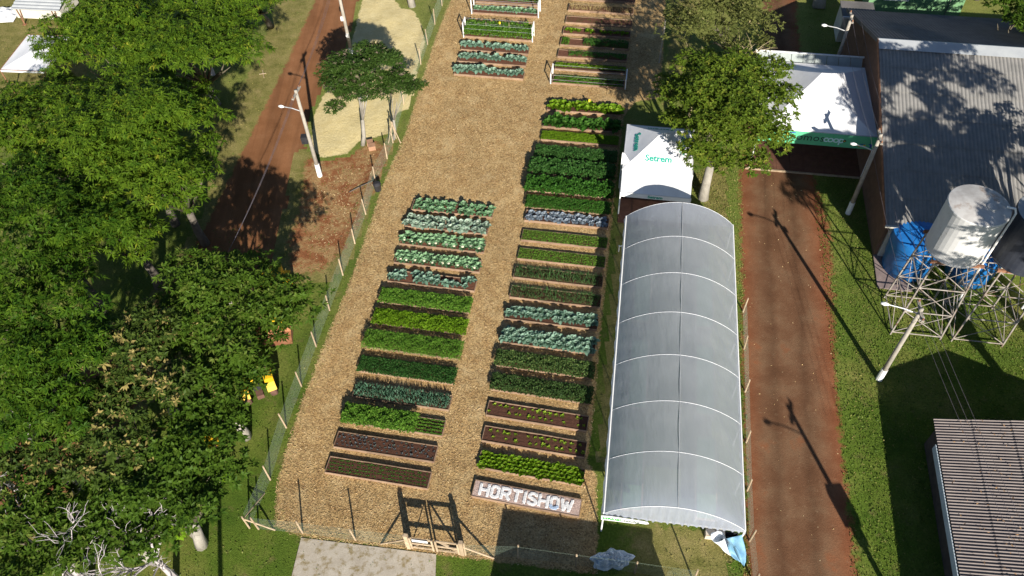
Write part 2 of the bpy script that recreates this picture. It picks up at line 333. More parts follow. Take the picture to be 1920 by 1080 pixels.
# ------------------------------------------------------------------ ground sheets
def poly_dist(P, poly):
    poly = np.array(poly); n = len(poly); x, y = P[:, 0], P[:, 1]; inside = np.zeros(len(P), bool); d = np.full(len(P), 1e9)
    for i in range(n):
        a, b = poly[i], poly[(i+1) % n]
        c = ((a[1] > y) != (b[1] > y)) & (x < (b[0]-a[0])*(y-a[1])/((b[1]-a[1]) if b[1] != a[1] else 1e-9)+a[0]); inside ^= c
        ab = b-a; t = np.clip(((x-a[0])*ab[0]+(y-a[1])*ab[1])/max(ab@ab, 1e-9), 0, 1)
        d = np.minimum(d, np.hypot(x-a[0]-ab[0]*t, y-a[1]-ab[1]*t))
    return np.where(inside, d, -d)
def sheet(name, pix, m, z, soft=.8, step=.35, hump=0.):
    poly = [G(*p) for p in pix]; a = np.array(poly); mn, mx = a.min(0)-1, a.max(0)+1
    nx, ny = int((mx[0]-mn[0])/step)+2, int((mx[1]-mn[1])/step)+2
    X, Y = np.meshgrid(mn[0]+np.arange(nx)*step, mn[1]+np.arange(ny)*step); P = np.stack([X.ravel(), Y.ravel()], 1); d = poly_dist(P, poly)
    D = d.reshape(ny, nx); keep = np.maximum.reduce([D[:-1, :-1], D[1:, :-1], D[:-1, 1:], D[1:, 1:]]) > -soft
    idx = np.arange(nx*ny).reshape(ny, nx); jj, ii = np.nonzero(keep)
    q = np.stack([idx[jj, ii], idx[jj, ii+1], idx[jj+1, ii+1], idx[jj+1, ii]], 1)
    used = np.unique(q); rm = np.full(nx*ny, -1); rm[used] = np.arange(len(used)); q = rm[q]
    ed = np.clip((d[used]+soft)/(2*soft), 0, 1); zz = z + hump*np.clip(d[used]/2.5, 0, 1)**.7*(.6+.4*np.sin(P[used, 0]*1.7)*np.cos(P[used, 1]*1.3))*(ed > .9)
    V = np.column_stack([P[used], zz]); T = np.concatenate([q[:, [0, 1, 2]], q[:, [0, 2, 3]]])
    me = np_mesh(name, V, T, m); at = me.attributes.new('edge', 'FLOAT', 'POINT'); at.data.foreach_set('value', ed.astype(np.float32))
    o = link(name, me); struct(o); return o, poly
gm = MB(); gm.add([(-1500, -1500, 0), (1500, -1500, 0), (1500, 1500, 0), (-1500, 1500, 0)], [(0, 1, 2, 3)]); struct(gm.build('grass_ground', M['grass']))
DRY = [[(0, -60), (230, -60), (240, 60), (130, 170), (20, 240), (-120, 260), (-150, -40)], [(545, -60), (598, -60), (590, 0), (545, 100), (485, 225), (430, 330), (385, 390), (400, 250), (480, 120)], [(1300, 330), (1386, 300), (1390, 430), (1391, 640), (1380, 640), (1330, 400)], [(1150, 395), (1172, 400), (1150, 700), (1128, 930), (1112, 900), (1122, 700), (1140, 500)], [(1190, 985), (1398, 1000), (1404, 1130), (1180, 1130)], [(1255, -60), (1330, -60), (1270, 160), (1245, 200), (1248, 60)]]
DRYW = [sheet('dry_grass_verge', p_, M['dry'], .004, .9)[1] for p_ in DRY]
sheet('dirt_road', [(605, -60), (700, -60), (676, 0), (655, 80), (612, 165), (588, 215), (580, 300), (574, 380), (560, 440), (530, 500), (440, 560), (300, 700), (60, 1000), (-200, 1000), (100, 760), (300, 560), (385, 430), (430, 335), (482, 232), (545, 105), (592, 0)], M['road'], .008, .6)
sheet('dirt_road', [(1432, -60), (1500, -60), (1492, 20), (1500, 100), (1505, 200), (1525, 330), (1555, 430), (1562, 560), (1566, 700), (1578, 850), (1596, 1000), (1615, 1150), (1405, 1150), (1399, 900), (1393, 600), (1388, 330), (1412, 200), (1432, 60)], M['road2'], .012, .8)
sheet('bare_soil', [(572, 300), (660, 290), (700, 265), (732, 280), (716, 330), (690, 372), (668, 420), (640, 475), (600, 508), (545, 512), (545, 450), (568, 380)], M['soil'], .016, 1.0)
SANDP = sheet('shavings_ground', [(690, -40), (735, -40), (740, 0), (752, 16), (775, 20), (788, 42), (797, 80), (783, 120), (778, 175), (768, 205), (744, 210), (738, 248), (700, 258), (672, 266), (650, 288), (602, 296), (584, 272), (590, 215), (615, 165), (648, 120), (668, 50)], M['sand'], .02, .3, .3, .16)[1]
MULP = sheet('mulch_ground', [(860, -60), (846, 0), (818, 70), (793, 150), (762, 250), (718, 350), (692, 430), (655, 535), (612, 640), (570, 745), (538, 845), (522, 905), (518, 985), (560, 1004), (660, 1018), (760, 1030), (880, 1046), (955, 1054), (1118, 1076), (1119, 960), (1116, 884), (1100, 872), (1109, 800), (1117, 710), (1128, 590), (1140, 480), (1148, 400), (1158, 310), (1168, 220), (1190, 190), (1236, 185), (1243, 100), (1250, -60)], M['mulch'], .024, .3)[1]
# straw rim along the left edge of the mulch and chips on it
def scatter(name, n, bbox, fn, m, L, W, z0, zr, tilt):
    P = np.column_stack([rng.uniform(bbox[0], bbox[2], n), rng.uniform(bbox[1], bbox[3], n)]); P = P[fn(P)]; k = len(P)
    B = np.column_stack([P, z0+rng.uniform(0, zr, k)]); D = rdir(k, -tilt, tilt); Nn = unit(np.array([0, 0, 1.])+rng.normal(0, tilt*.8, (k, 3)))
    l = rng.uniform(L[0], L[1], k); wd = rng.uniform(W[0], W[1], k); S = unit(np.cross(D, Nn))*wd[:, None]/2; E_ = D*l[:, None]/2
    V = np.stack([B-E_-S, B+E_-S, B+E_+S, B-E_+S], 1).reshape(-1, 3); b = np.arange(k)[:, None]*4
    T = np.concatenate([b+np.array([0, 1, 2]), b+np.array([0, 2, 3])]); tn = rng.random(k)
    return stuff(link(name, np_mesh(name, V, T, m, np.concatenate([tn, tn]))))
scatter('wood_chips', 170000, (-19, 13, 13, 76), lambda P: poly_dist(P, MULP) > -.1, M['chip'], (.045, .11), (.02, .036), .027, .04, .42)
scatter('straw_fringe', 60000, (-19, 13, 8, 76), lambda P: (np.abs(poly_dist(P, MULP)-.15) < .28) & (P[:, 0] < P[:, 1]*.2-12.6+np.where(P[:, 1] > 40, 2, 0)), M['straw'], (.08, .22), (.02, .04), .03, .04, .25)
SOILP = [G(*p) for p in [(600, 330), (690, 290), (720, 310), (690, 372), (668, 425), (640, 470), (600, 500), (570, 400)]]
scatter('loose_chips', 6000, (-17, 34, -7, 52), lambda P: (poly_dist(P, SOILP) > rng.uniform(-.6, 1.5, len(P))), M['chip'], (.06, .2), (.02, .05), .015, .03, .3)
# grass tufts
keepout = [MULP, SANDP, [G(*p) for p in [(592, 0), (676, 0), (580, 300), (560, 440), (385, 430)]], [G(*p) for p in [(1500, 100), (1566, 700), (1610, 1150), (1405, 1150), (1390, 330), (1432, 60)]]]
def okg(P):
    k = np.ones(len(P), bool)
    for p in keepout: k &= poly_dist(P, p) < .1
    return k
P = np.column_stack([np.concatenate([rng.uniform(-48, 38, 50000), rng.uniform(10.5, 33, 65000)]), np.concatenate([rng.uniform(12, 76, 50000), rng.uniform(11, 48, 65000)])]); P = P[okg(P)]; k = len(P)
V, T, pl = leaves(np.column_stack([P, np.zeros(k)]), rdir(k, .35, .95), rdir(k, .2, 1.), rng.uniform(.07, .2, k), rng.uniform(.03, .07, k), .2, .1)
stuff(link('grass_tufts', np_mesh('grass_tufts', V, T, M['blade'], np.repeat(np.clip(rng.normal(.5, .28, k)+.45*np.max([poly_dist(P, p_) > -.4 for p_ in DRYW], axis=0), 0, 1), pl))))
scatter('road_stones', 700, (10, 12, 25, 60), lambda P: poly_dist(P, keepout[3]) > -.3, M['chip'], (.03, .09), (.03, .06), .012, .02, .4)
# concrete slab by the gate
sm = MB(); cs = [G3(565, 1009, .0), G3(818, 1040, .0), G3(815, 1130, .0), G3(540, 1110, .0)]
sm.add([c+Vector((0, 0, h)) for h in (0, .06) for c in cs], [(4, 7, 6, 5), (0, 1, 5, 4), (1, 2, 6, 5), (2, 3, 7, 6), (3, 0, 4, 7)]); struct(sm.build('concrete_slab', M['conc']))
# ------------------------------------------------------------------ raised beds
BL, BD, BH = 6.1, 1.0, .22
def plank_mesh(L): 
    mb = MB(); mb.box((0, 0, 0), (L, .035, BH)); me = bpy.data.meshes.new('plank'); me.from_pydata(mb.v, [], mb.f); me.materials.append(M['plank']); return me
PL3, PL1 = plank_mesh(BL/3-.012), plank_mesh(BD-.08)
soils = []
for m_ in ('bedsoil', 'bedsoil2'):
    for s_ in range(2):
        nx, ny = 62, 12; xs = np.linspace(.03, BL-.03, nx); ys = np.linspace(.03, BD-.03, ny); X, Y = np.meshgrid(xs, ys)
        Z = .165 + .02*rng.random(X.shape) + .012*np.sin(Y*2*np.pi/(.24)) ; Z[0] -= .02; Z[-1] -= .02
        V = np.column_stack([X.ravel(), Y.ravel(), Z.ravel()]); id_ = np.arange(nx*ny).reshape(ny, nx)
        q = np.stack([id_[:-1, :-1], id_[:-1, 1:], id_[1:, 1:], id_[1:, :-1]], -1).reshape(-1, 4)
        soils.append(np_mesh('soil', V, np.concatenate([q[:, [0, 1, 2]], q[:, [0, 2, 3]]]), M[m_]))
BEDS = {}
def bed(key, px, th, label, soil=0, length=BL, name='raised_bed'):
    p = G(*px); th = R_(th); t = thing(name, label, 'garden bed', (p[0], p[1], 0.02), th, 'plank raised beds of the garden'); BEDS[key] = (Vector((p[0], p[1], .02)), th)
    for y in (0, BD):
        for i in range(3):
            jz = random.uniform(-.008, .008)
            link('plank', PL3, t, (BL*(i+.5)/3, y+random.uniform(-.008, .008), BH/2+jz), random.uniform(-.004, .004))
    for x in (.018, BL-.018): link('plank', PL1, t, (x, BD/2, BH/2-.006), math.pi/2)
    if soil is not None: link('soil', soils[soil*2+random.randint(0, 1)], t)
    return t
bed('L1', (610, 888), -12.5, 'raised bed of tiny green seedlings in four rows, nearest the gate')
bed('L2', (626, 840), -12.3, 'raised bed of small purple-tinged seedlings, second from the gate in the left column')
bed('L3', (645, 793), -12.3, 'raised bed mostly hidden by bushy parsley, seedlings filling its right quarter')
bed('L4', (661, 746), -12.3, 'raised bed of upright blue-green leeks')
bed('L5', (673, 698), -12.2, 'raised bed of low dark green rocket between the leeks and the feathery carrot bed')
bed('L6', (686, 653), -12.0, 'raised bed under tall feathery bright green carrot tops')
bed('L7', (701, 609), -12.0, 'raised bed of yellow-green leafy crop just beyond the feathery carrot bed')
bed('L8', (713, 569), -12.0, 'raised bed of bright green leafy crop just in front of the gappy broccoli bed')
bed('L9', (727, 530), -12.0, 'raised bed of broccoli with bare soil gaps in its back row', 1)
bed('L10', (739, 495), -12.0, 'raised bed of white-headed cauliflowers, the nearer of the two cauliflower beds', 1)
bed('L11', (750, 460), -11.8, 'raised bed of white-headed cauliflowers directly in front of the round cabbages', 1)
bed('L12', (759, 427), -11.6, 'raised bed of large round cabbage heads in two rows', 1)
bed('L13', (771, 396), -11.4, 'raised bed of separate young green cabbages at the far end of the left column', 1)
bed('R1', (884, 933), -14.2, 'raised bed filled with pink bark gravel and white stone letters reading HORTISHOW', None, name='sign_bed')
bed('R2', (895, 878), -14.0, 'raised bed of light green lettuces right behind the HORTISHOW bed')
bed('R3', (903, 829), -13.4, 'raised bed of dark soil with sparse lettuce seedlings, next behind the full lettuce bed')
bed('R4', (911, 781), -13.4, 'raised bed of dark soil with lettuce seedlings, next to the dark leafy beds')
bed('R5', (921, 732), -13.0, 'raised bed of dark beet leaves, the one beside the seedling beds')
bed('R6', (929, 687), -12.8, 'raised bed of olive beet leaves directly in front of the blue-green kale')
bed('R7', (937, 644), -12.5, 'raised bed of dense blue-green kale, the nearer of two kale beds in the right column')
bed('R8', (946, 600), -12.3, 'raised bed of blue-green kale with soil showing along its front, beside the onions')
bed('R9', (955, 560), -12.0, 'raised bed of loose onion leaves right behind the kale beds')
bed('R10', (962, 523), -12.0, 'raised bed of tall onion leaves in front of the low bean seedlings')
bed('R11', (970, 488), -11.8, 'raised bed of low bright seedlings, nearer of two, behind the onions')
bed('R12', (977, 453), -11.6, 'raised bed of low bright seedlings directly in front of the purple cabbages')
bed('R13', (983, 416), -11.5, 'raised bed of blue-purple cabbages')
bed('R14', (987, 391), -11.5, 'raised bed of trimmed mid-green leaves directly behind the purple cabbages')
bed('R15', (990, 360), -11.4, 'raised bed of large bushy leaves left of the Setrem tent, nearer of the pair')
bed('R16', (996, 326), -11.3, 'raised bed of dark bushy leaves left of the Setrem tent, farther of the pair')
bed('R17', (1005, 297), -11.3, 'raised bed of even dark green leaves right in front of the bright striped rows')
bed('R18', (1014, 265), -11.2, 'raised bed of bright yellow-green leaves in neat narrow rows')
bed('R19', (1017, 240), -11.2, 'raised bed of large dark chard plants behind the bright striped rows')
bed('R20', (1025, 209), -11.2, 'raised bed of pale green lettuces at the far end of the middle block')
bed('T1', (851, 142), -11.4, 'raised bed of big blue-green kale, front bed of the far left block', 1)
bed('T2', (858, 118), -11.4, 'raised bed of kale with a bare left front corner, second of the far left block', 1)
bed('T3', (864, 96), -11.4, 'raised bed of kale directly in front of the tall climbing beans', 1)
bed('T4', (872, 71), -11.4, 'raised bed of tall bright climbing beans between white trellis posts', 1)
bed('T5', (887, 27), -11.2, 'raised bed of low plants with a red soil front, behind the climbing beans', 1)
bed('T6', (892, 6), -11.2, 'raised bed of leafy plants cut by the top edge on the left', 1)
bed('U1', (1035, 158), -11.4, 'raised bed of green seedlings at the front of the white-posted wire frame')
bed('U2', (1040, 132), -11.4, 'raised bed of yellow-green plants at the back of the white-posted wire frame')
bed('U3', (1045, 109), -11.4, 'raised bed of scattered leafy plants behind the white-posted frame', 1)
bed('U4', (1050, 87), -11.4, 'raised bed with bare brown squares beside dark leafy clumps', 1)
bed('U5', (1055, 66), -11.4, 'raised bed with a single row of small green plants', 1)
bed('U6', (1060, 45), -11.4, 'raised bed of bare soil with thin sprouting rows', 1)
bed('U7', (1065, 22), -11.4, 'raised bed of dry thin stalks near the top edge', 1)
bed('U8', (1070, 1), -11.4, 'raised bed cut by the top edge at the far right block', 1)
def crop_link(name, key, V, T, tint, m, label, cat):
    p, th = BEDS[key]; o = link(name, np_mesh(name, V, T, m, tint), None, p, th); tag(o, label, cat); return stuff(o)
def dense(name, key, n, h, L, W, m, label, cat, up=(.05, .8), over=.03, xr=(0., BL), hi=False, clump=0., rows=0, droop=.3, tint=(.45, .22), yr=(0., BD)):
    x = rng.uniform(xr[0]-over, xr[1]+over, n); y = rng.uniform(yr[0]-over, yr[1]+over, n)
    if rows: y = yr[0]+.06+np.floor(rng.random(n)*rows)/(rows-1)*(yr[1]-yr[0]-.12)+rng.normal(0, .025, n)
    e = np.minimum(np.minimum(x-xr[0]+over, xr[1]+over-x), np.minimum(y-yr[0]+over, yr[1]+over-y)); prof = np.clip(.5+e/.3, .5, 1.)
    ph = rng.uniform(0, 6, 4); prof *= 1-.18*(np.sin(x*5.1+ph[0])*np.sin(y*7+ph[1])+.6*np.sin(x*13+ph[2])*np.sin(y*15+ph[3]))*(1+clump)
    z = .17+h*prof*np.sqrt(rng.uniform(.12, 1, n))
    B = np.column_stack([x, y, z]); D = rdir(n, *up); Nn = unit(np.array([0, 0, 1.])+rng.normal(0, .35, (n, 3)))
    V, T, k = leaves(B-D*(np.asarray(L[0])*.4), D, Nn, rng.uniform(L[0], L[1], n), rng.uniform(W[0], W[1], n), droop, .2, hi)
    return crop_link(name, key, V, T, np.repeat(np.clip(rng.normal(tint[0], tint[1], n), 0, 1), k), M[m], label, cat)
def blades(name, key, n, L, W, m, label, cat, lean=.25, rows=4, over=.0):
    x = rng.uniform(.08, BL-.08, n); y = .12+np.floor(rng.random(n)*rows)/(rows-1)*(BD-.24)+rng.normal(0, .04, n)
    B = np.column_stack([x, y, np.full(n, .16)]); D = unit(np.column_stack([rng.normal(0, lean, n), rng.normal(0, lean, n), np.ones(n)]))
    V, T, k = leaves(B, D, rdir(n, -.3, .3), rng.uniform(L[0], L[1], n), rng.uniform(W[0], W[1], n), np.abs(rng.normal(0, .25, n)), .35)
    return crop_link(name, key, V, T, np.repeat(rng.random(n), k), M[m], label, cat)
# dense crops
dense('parsley', 'L3', 6240, 0.5, (.07, .14), (.06, .11), 'cr_bright', 'bushy bright green parsley spilling over its bed beside the leeks', 'parsley', over=0.16, xr=(0, 4.3), clump=.3)
dense('parsley_seedlings', 'L3', 900, .1, (.06, .11), (.05, .08), 'cr_bright', 'low bright seedlings at the right end of the parsley bed', 'seedlings', xr=(4.4, BL), rows=5, over=-.05)
blades('leek_rows', 'L4', 1500, (.3, .5), (.03, .055), 'cr_leek', 'blue-green leeks standing in dense rows', 'leeks', .2, 5)
dense('rocket', 'L5', 6240, 0.26, (.07, .12), (.05, .08), 'cr_dark', 'low dark green rocket between the leeks and the feathery tops', 'rocket', over=0.1)
dense('carrot_tops', 'L6', 10800, 0.55, (.1, .2), (.025, .05), 'cr_bright', 'feathery bright green carrot tops overflowing their bed', 'carrots', up=(.2, .95), over=0.2, tint=(.5, .2), droop=.5)
dense('leaf_mustard', 'L7', 5760, 0.42, (.08, .15), (.06, .11), 'cr_yellow', 'yellow-green leaves beyond the feathery carrot tops', 'leaf crop', over=0.12, tint=(.3, .2))
dense('spinach', 'L8', 5760, 0.4, (.08, .14), (.07, .11), 'cr_bright', 'bright green spinach in front of the gappy broccoli', 'spinach', over=0.12, tint=(.5, .22))
dense('beet_leaves', 'R5', 4560, 0.36, (.1, .18), (.06, .1), 'cr_olive', 'dark beet leaves beside the seedling beds', 'beets', up=(.2, .95), over=0.1, tint=(.25, .2))
dense('beet_leaves', 'R6', 4560, 0.38, (.1, .18), (.06, .1), 'cr_olive', 'olive green beet leaves in front of the blue-green kale', 'beets', up=(.2, .95), over=0.1, tint=(.55, .25))
blades('onion_leaves', 'R9', 1100, (.3, .5), (.02, .035), 'cr_onion', 'loose leaning onion leaves right behind the kale beds', 'onions', .35, 4)
blades('onion_leaves', 'R10', 1150, (.35, .55), (.02, .035), 'cr_onion', 'tall onion leaves in front of the low bean seedlings', 'onions', .3, 4)
dense('bean_seedlings', 'R11', 3400, .11, (.05, .09), (.045, .07), 'cr_bright', 'low bright bean seedlings nearer the onions', 'seedlings', rows=7, over=-.01, tint=(.6, .2))
dense('bean_seedlings', 'R12', 3400, .11, (.05, .09), (.045, .07), 'cr_bright', 'low bright bean seedlings in front of the purple cabbages', 'seedlings', rows=7, over=-.01, tint=(.6, .2))
dense('basil_rows', 'R14', 6600, 0.34, (.07, .12), (.06, .09), 'cr_mid', 'trimmed mid-green leaves behind the purple cabbages', 'herbs', over=0.12, tint=(.55, .2))
dense('chicory', 'R15', 4080, 0.6, (.13, .24), (.11, .18), 'cr_mid', 'large bushy green leaves left of the white tent', 'leaf crop', over=0.24, hi=True, clump=.5, tint=(.4, .2))
dense('chicory', 'R16', 4080, 0.58, (.13, .24), (.11, .18), 'cr_dark', 'dark bushy leaves behind the large green ones', 'leaf crop', over=0.24, hi=True, clump=.5, tint=(.7, .25))
dense('chard_rows', 'R17', 5040, 0.42, (.09, .16), (.07, .12), 'cr_dark', 'even dark green leaves in front of the bright striped rows', 'leaf crop', over=0.16, tint=(.75, .2))
dense('lettuce_rows', 'R18', 6240, 0.2, (.06, .1), (.06, .09), 'cr_yellow', 'bright yellow-green leaves in neat narrow rows', 'lettuce rows', rows=6, over=0.03, tint=(.35, .2))
dense('climbing_beans', 'T4', 6500, .8, (.1, .17), (.08, .13), 'cr_bright', 'tall bright climbing beans between white posts', 'beans', up=(-.2, .8), over=.12, clump=.4, yr=(0., 1.5))
dense('young_beans', 'U1', 2200, .2, (.08, .14), (.06, .1), 'cr_bright', 'green seedlings inside the white-posted wire frame', 'beans', xr=(.1, 6.), rows=4, over=-.03, clump=.6, tint=(.35, .2))
dense('young_squash', 'U2', 1800, .2, (.08, .14), (.07, .11), 'cr_yellow', 'yellow-green plants at the back of the wire frame', 'squash', yr=(.3, .75), clump=.8, tint=(.4, .2))
dense('herb_clumps', 'U3', 1100, .22, (.09, .16), (.06, .1), 'cr_mid', 'scattered leafy plants behind the white-posted frame', 'herbs', xr=(1., 6.), yr=(.2, .8), clump=1.8, tint=(.7, .2))
dense('herb_clumps', 'U4', 1500, .28, (.09, .17), (.06, .1), 'cr_mid', 'dark leafy clumps right of bare brown squares', 'herbs', xr=(2.1, 6.), clump=.8, tint=(.4, .2))
dense('herb_clumps', 'U4', 300, .22, (.09, .17), (.06, .1), 'cr_bright', 'small bright clump at the left end of the bare squares', 'herbs', xr=(.15, .75), clump=.4, tint=(.4, .2))
blades('dry_stalks', 'U7', 700, (.25, .5), (.012, .025), 'straw', 'dry thin stalks near the top edge', 'stalks', .25, 4)
blades('sprout_rows', 'U6', 260, (.08, .2), (.02, .03), 'cr_mid', 'thin sprouts in a bare bed near the top', 'sprouts', .3, 4)
dense('leafy_plants', 'T6', 1400, .28, (.1, .18), (.07, .12), 'cr_bright', 'leafy plants cut by the top edge on the left', 'leaf crop', yr=(.35, .9), clump=.8)
# individual plants
def rosette(tiers, seed_jit=.25):
    parts = []
    for n, L, W, el, z, t, dr in tiers:
        a = np.arange(n)*2*np.pi/n+rng.uniform(0, 6)+rng.normal(0, .18, n); e = np.radians(el)+rng.normal(0, .12, n)
        D = np.column_stack([np.cos(a)*np.cos(e), np.sin(a)*np.cos(e), np.sin(e)]); Nn = np.column_stack([-np.cos(a)*np.sin(e), -np.sin(a)*np.sin(e), np.cos(e)])
        B = np.column_stack([np.cos(a)*.02, np.sin(a)*.02, np.full(n, z)]); s = rng.uniform(1-seed_jit, 1+seed_jit, n)
        V, T, k = leaves(B, D, Nn, L*s, W*s, dr, .3, True); parts.append((V, T, np.repeat(np.clip(rng.normal(t, .14, n), 0, 1), k)))
    return joinlv(parts)
def variants(name, tiers, m, k=4): return [np_mesh(name, *(lambda r: (r[0], r[1], M[m], r[2]))(rosette(tiers))) for _ in range(k)]
VK = dict(
    cabbage=variants('cabbage', [(8, .34, .3, 18, .05, .3, .2), (8, .28, .27, 40, .06, .5, .0), (6, .22, .24, 62, .08, .75, -.3), (5, .15, .17, 80, .1, .95, -.3)], 'cr_cabbage'),
    young_cabbage=variants('young_cabbage', [(7, .32, .18, 18, .05, .2, .25), (7, .26, .17, 42, .06, .5, .1), (5, .16, .13, 68, .1, .9, 0)], 'cr_caulileaf'),
    broccoli=variants('broccoli', [(8, .34, .2, 28, .1, .25, .3), (7, .28, .19, 50, .12, .55, .1), (5, .16, .13, 72, .18, .85, 0)], 'cr_kale'),
    kale=variants('kale', [(8, .34, .22, 22, .12, .25, .3), (8, .29, .22, 45, .16, .55, .15), (6, .2, .16, 68, .2, .85, 0)], 'cr_kale'),
    cauliflower=variants('leaves', [(9, .4, .19, 32, .06, .25, .25), (9, .36, .17, 52, .06, .55, .1)], 'cr_caulileaf'),
    purple_cabbage=variants('purple_cabbage', [(8, .3, .22, 18, .05, .25, .2), (7, .24, .2, 45, .06, .6, 0), (5, .14, .14, 70, .1, .95, -.2)], 'cr_purple'),
    lettuce=variants('lettuce', [(8, .2, .15, 22, .03, .25, .15), (7, .15, .13, 50, .04, .5, 0), (4, .09, .09, 72, .06, .9, 0)], 'cr_yellow'),
    chard=variants('chard', [(9, .48, .24, 32, .08, .3, .35), (8, .4, .22, 52, .1, .6, .2), (5, .25, .16, 72, .1, .9, 0)], 'cr_mid'),
    seedling=variants('seedling', [(5, .1, .07, 28, .01, .6, .1), (3, .07, .05, 60, .02, .9, 0)], 'cr_yellow'),
    tiny=variants('seedling', [(5, .08, .045, 30, .01, .5, .1), (3, .06, .03, 65, .02, .9, 0)], 'cr_mid'),
    purple_seedling=variants('seedling', [(4, .12, .06, 35, .01, .4, .1), (3, .1, .05, 62, .02, .7, 0)], 'cr_seedp'))
cu = MB(); cu.lathe((0, 0, 0), [(.001, .3), (.05, .295), (.09, .27), (.105, .23), (.09, .18), (.05, .16)], 9); CURD = bpy.data.meshes.new('curd'); CURD.from_pydata(cu.v, [], cu.f); CURD.materials.append(M['curd'])
def plant(name, kind, key, x, y, sc, label, cat, group, curd=False):
    p, th = BEDS[key]; q = p + Matrix.Rotation(th, 3, 'Z') @ Vector((x, y, .17)); me = random.choice(VK[kind]); rz = random.uniform(0, 6.28)
    if kind == 'cauliflower':
        o = thing(name, label, cat, q, rz, group); o.scale = (sc,)*3; link('leaves', me, o)
        if curd: link('curd', CURD, o, (0, 0, -.01))
    else:
        o = tag(link(name, me, None, q, rz), label, cat, group); o.scale = (sc*random.uniform(.85, 1.15), sc, sc*random.uniform(.8, 1.15))
        o.rotation_euler = (random.uniform(-.12, .12), random.uniform(-.12, .12), rz)
RN = {1: ('only',), 2: ('front', 'back'), 3: ('front', 'middle', 'back'), 4: ('front', 'second', 'third', 'back')}
def nth(i): return {1: 'first', 2: 'second', 3: 'third', 4: 'fourth', 5: 'fifth', 6: 'sixth', 7: 'seventh', 8: 'eighth', 9: 'ninth', 10: 'tenth'}.get(i, '%d%s' % (i, {1: 'st', 2: 'nd', 3: 'rd'}.get(i % 10, 'th') if i % 100 not in (11, 12, 13) else 'th'))
def rowset(name, kind, key, rows, n, label, cat, group, sc=(.85, 1.15), skip=0., x0=.3, x1=BL-.3, jit=.05, curdrow=None, skipfn=None, rn=None):
    lab0 = label; rn = rn or RN[len(rows)]
    for r, y in enumerate(rows):
        cnt = 0
        for i in range(n):
            x = x0+(x1-x0)*(i+(.5 if r % 2 else 0)*(1 if n > 12 else .3))/(n-1 if n > 1 else 1)
            if x > BL-.1 or random.random() < skip or (skipfn and skipfn(r, x)): continue
            cnt += 1; label = '%s, %s from left%s' % (lab0, nth(cnt), '' if rn[r] == 'only' else ', %s row' % rn[r])
            plant(name, kind, key, x+random.gauss(0, jit), y+random.gauss(0, jit*.6), random.uniform(*sc), label, cat, group, curd=(curdrow == r))
rowset('seedling', 'tiny', 'L1', (.17, .39, .61, .83), 36, 'tiny green seedling, bed nearest the gate', 'seedling', 'tiny seedlings in the bed nearest the gate', (.7, 1.1), .06, .15, BL-.15, .02)
rowset('seedling', 'purple_seedling', 'L2', (.17, .39, .61, .83), 20, 'small purple-tinged seedling, second bed from gate', 'seedling', 'purple-tinged seedlings', (.6, 1.2), .1, .2, BL-.15, .03)
rowset('broccoli', 'broccoli', 'L9', (.28, .74), 13, 'grey-green broccoli in the gappy bed', 'broccoli', 'broccoli plants', (.85, 1.15), .04, .2, BL-.2, .04, skipfn=lambda r, x: r == 1 and (x > 3.6 and x < 5.0 or 1.3 < x < 1.7))
for k_, lb in (('L10', 'in the nearer cauliflower bed'), ('L11', 'in the bed before the cabbages')):
    g_ = 'cauliflowers '+lb
    rowset('cauliflower', 'cauliflower', k_, (.2,), 10, 'white-headed cauliflower '+lb, 'cauliflower', 'white-headed '+g_, (.85, 1.1), 0, .3, BL-.35, .06, curdrow=0, rn=('front',))
    rowset('cauliflower', 'cauliflower', k_, (.5, .82), 14, 'headless leafy cauliflower '+lb, 'cauliflower', 'leafy '+g_, (.8, 1.1), .03, .15, BL-.2, .05, rn=('middle', 'back'))
rowset('cabbage', 'cabbage', 'L12', (.2, .8), 10, 'big round cabbage in the two-row bed', 'cabbage', 'round cabbages', (1.0, 1.3), 0, .25, BL-.3, .05)
rowset('young_cabbage', 'young_cabbage', 'L13', (.22, .78), 9, 'young green cabbage, farthest bed of left column', 'cabbage', 'young green cabbages', (.95, 1.3), .0, .3, BL-.35, .06)
rowset('lettuce', 'lettuce', 'R2', (.15, .38, .62, .85), 20, 'light green lettuce behind the HORTISHOW bed', 'lettuce', 'lettuces behind the HORTISHOW bed', (.9, 1.4), .0, .2, BL-.2, .03)
rowset('seedling', 'seedling', 'R3', (.3, .72), 16, 'sparse small seedling behind the full lettuce bed', 'seedling', 'sparse lettuce seedlings', (.8, 1.5), .12, .2, BL-.2, .04)
rowset('seedling', 'seedling', 'R4', (.3, .75), 16, 'small lettuce seedling in bed beside the beets', 'seedling', 'lettuce seedlings beside the beets', (.9, 1.7), .1, .2, BL-.2, .04)
rowset('kale', 'kale', 'R7', (.2, .52, .84), 15, 'blue-green kale in the denser nearer bed', 'kale', 'kale in the nearer bed', (.85, 1.25), .0, .2, BL-.2, .05)
rowset('kale', 'kale', 'R8', (.36, .78), 14, 'blue-green kale beside the onions', 'kale', 'kale beside the onions', (.85, 1.25), .0, .25, BL-.2, .05)
rowset('purple_cabbage', 'purple_cabbage', 'R13', (.25, .75), 13, 'blue-purple cabbage before the trimmed greens', 'cabbage', 'blue-purple cabbages', (.85, 1.1), .0, .25, BL-.25, .05)
rowset('chard', 'chard', 'R19', (.25, .75), 9, 'large dark chard behind the bright striped rows', 'chard', 'large dark chard plants', (1.15, 1.5), .0, .35, BL-.3, .06, skipfn=lambda r, x: 3.9 < x < 4.3)
rowset('lettuce', 'lettuce', 'R20', (.25, .75), 12, 'large pale lettuce, far end of middle block', 'lettuce', 'large pale lettuces', (1.9, 2.6), .03, .3, BL-.3, .05)
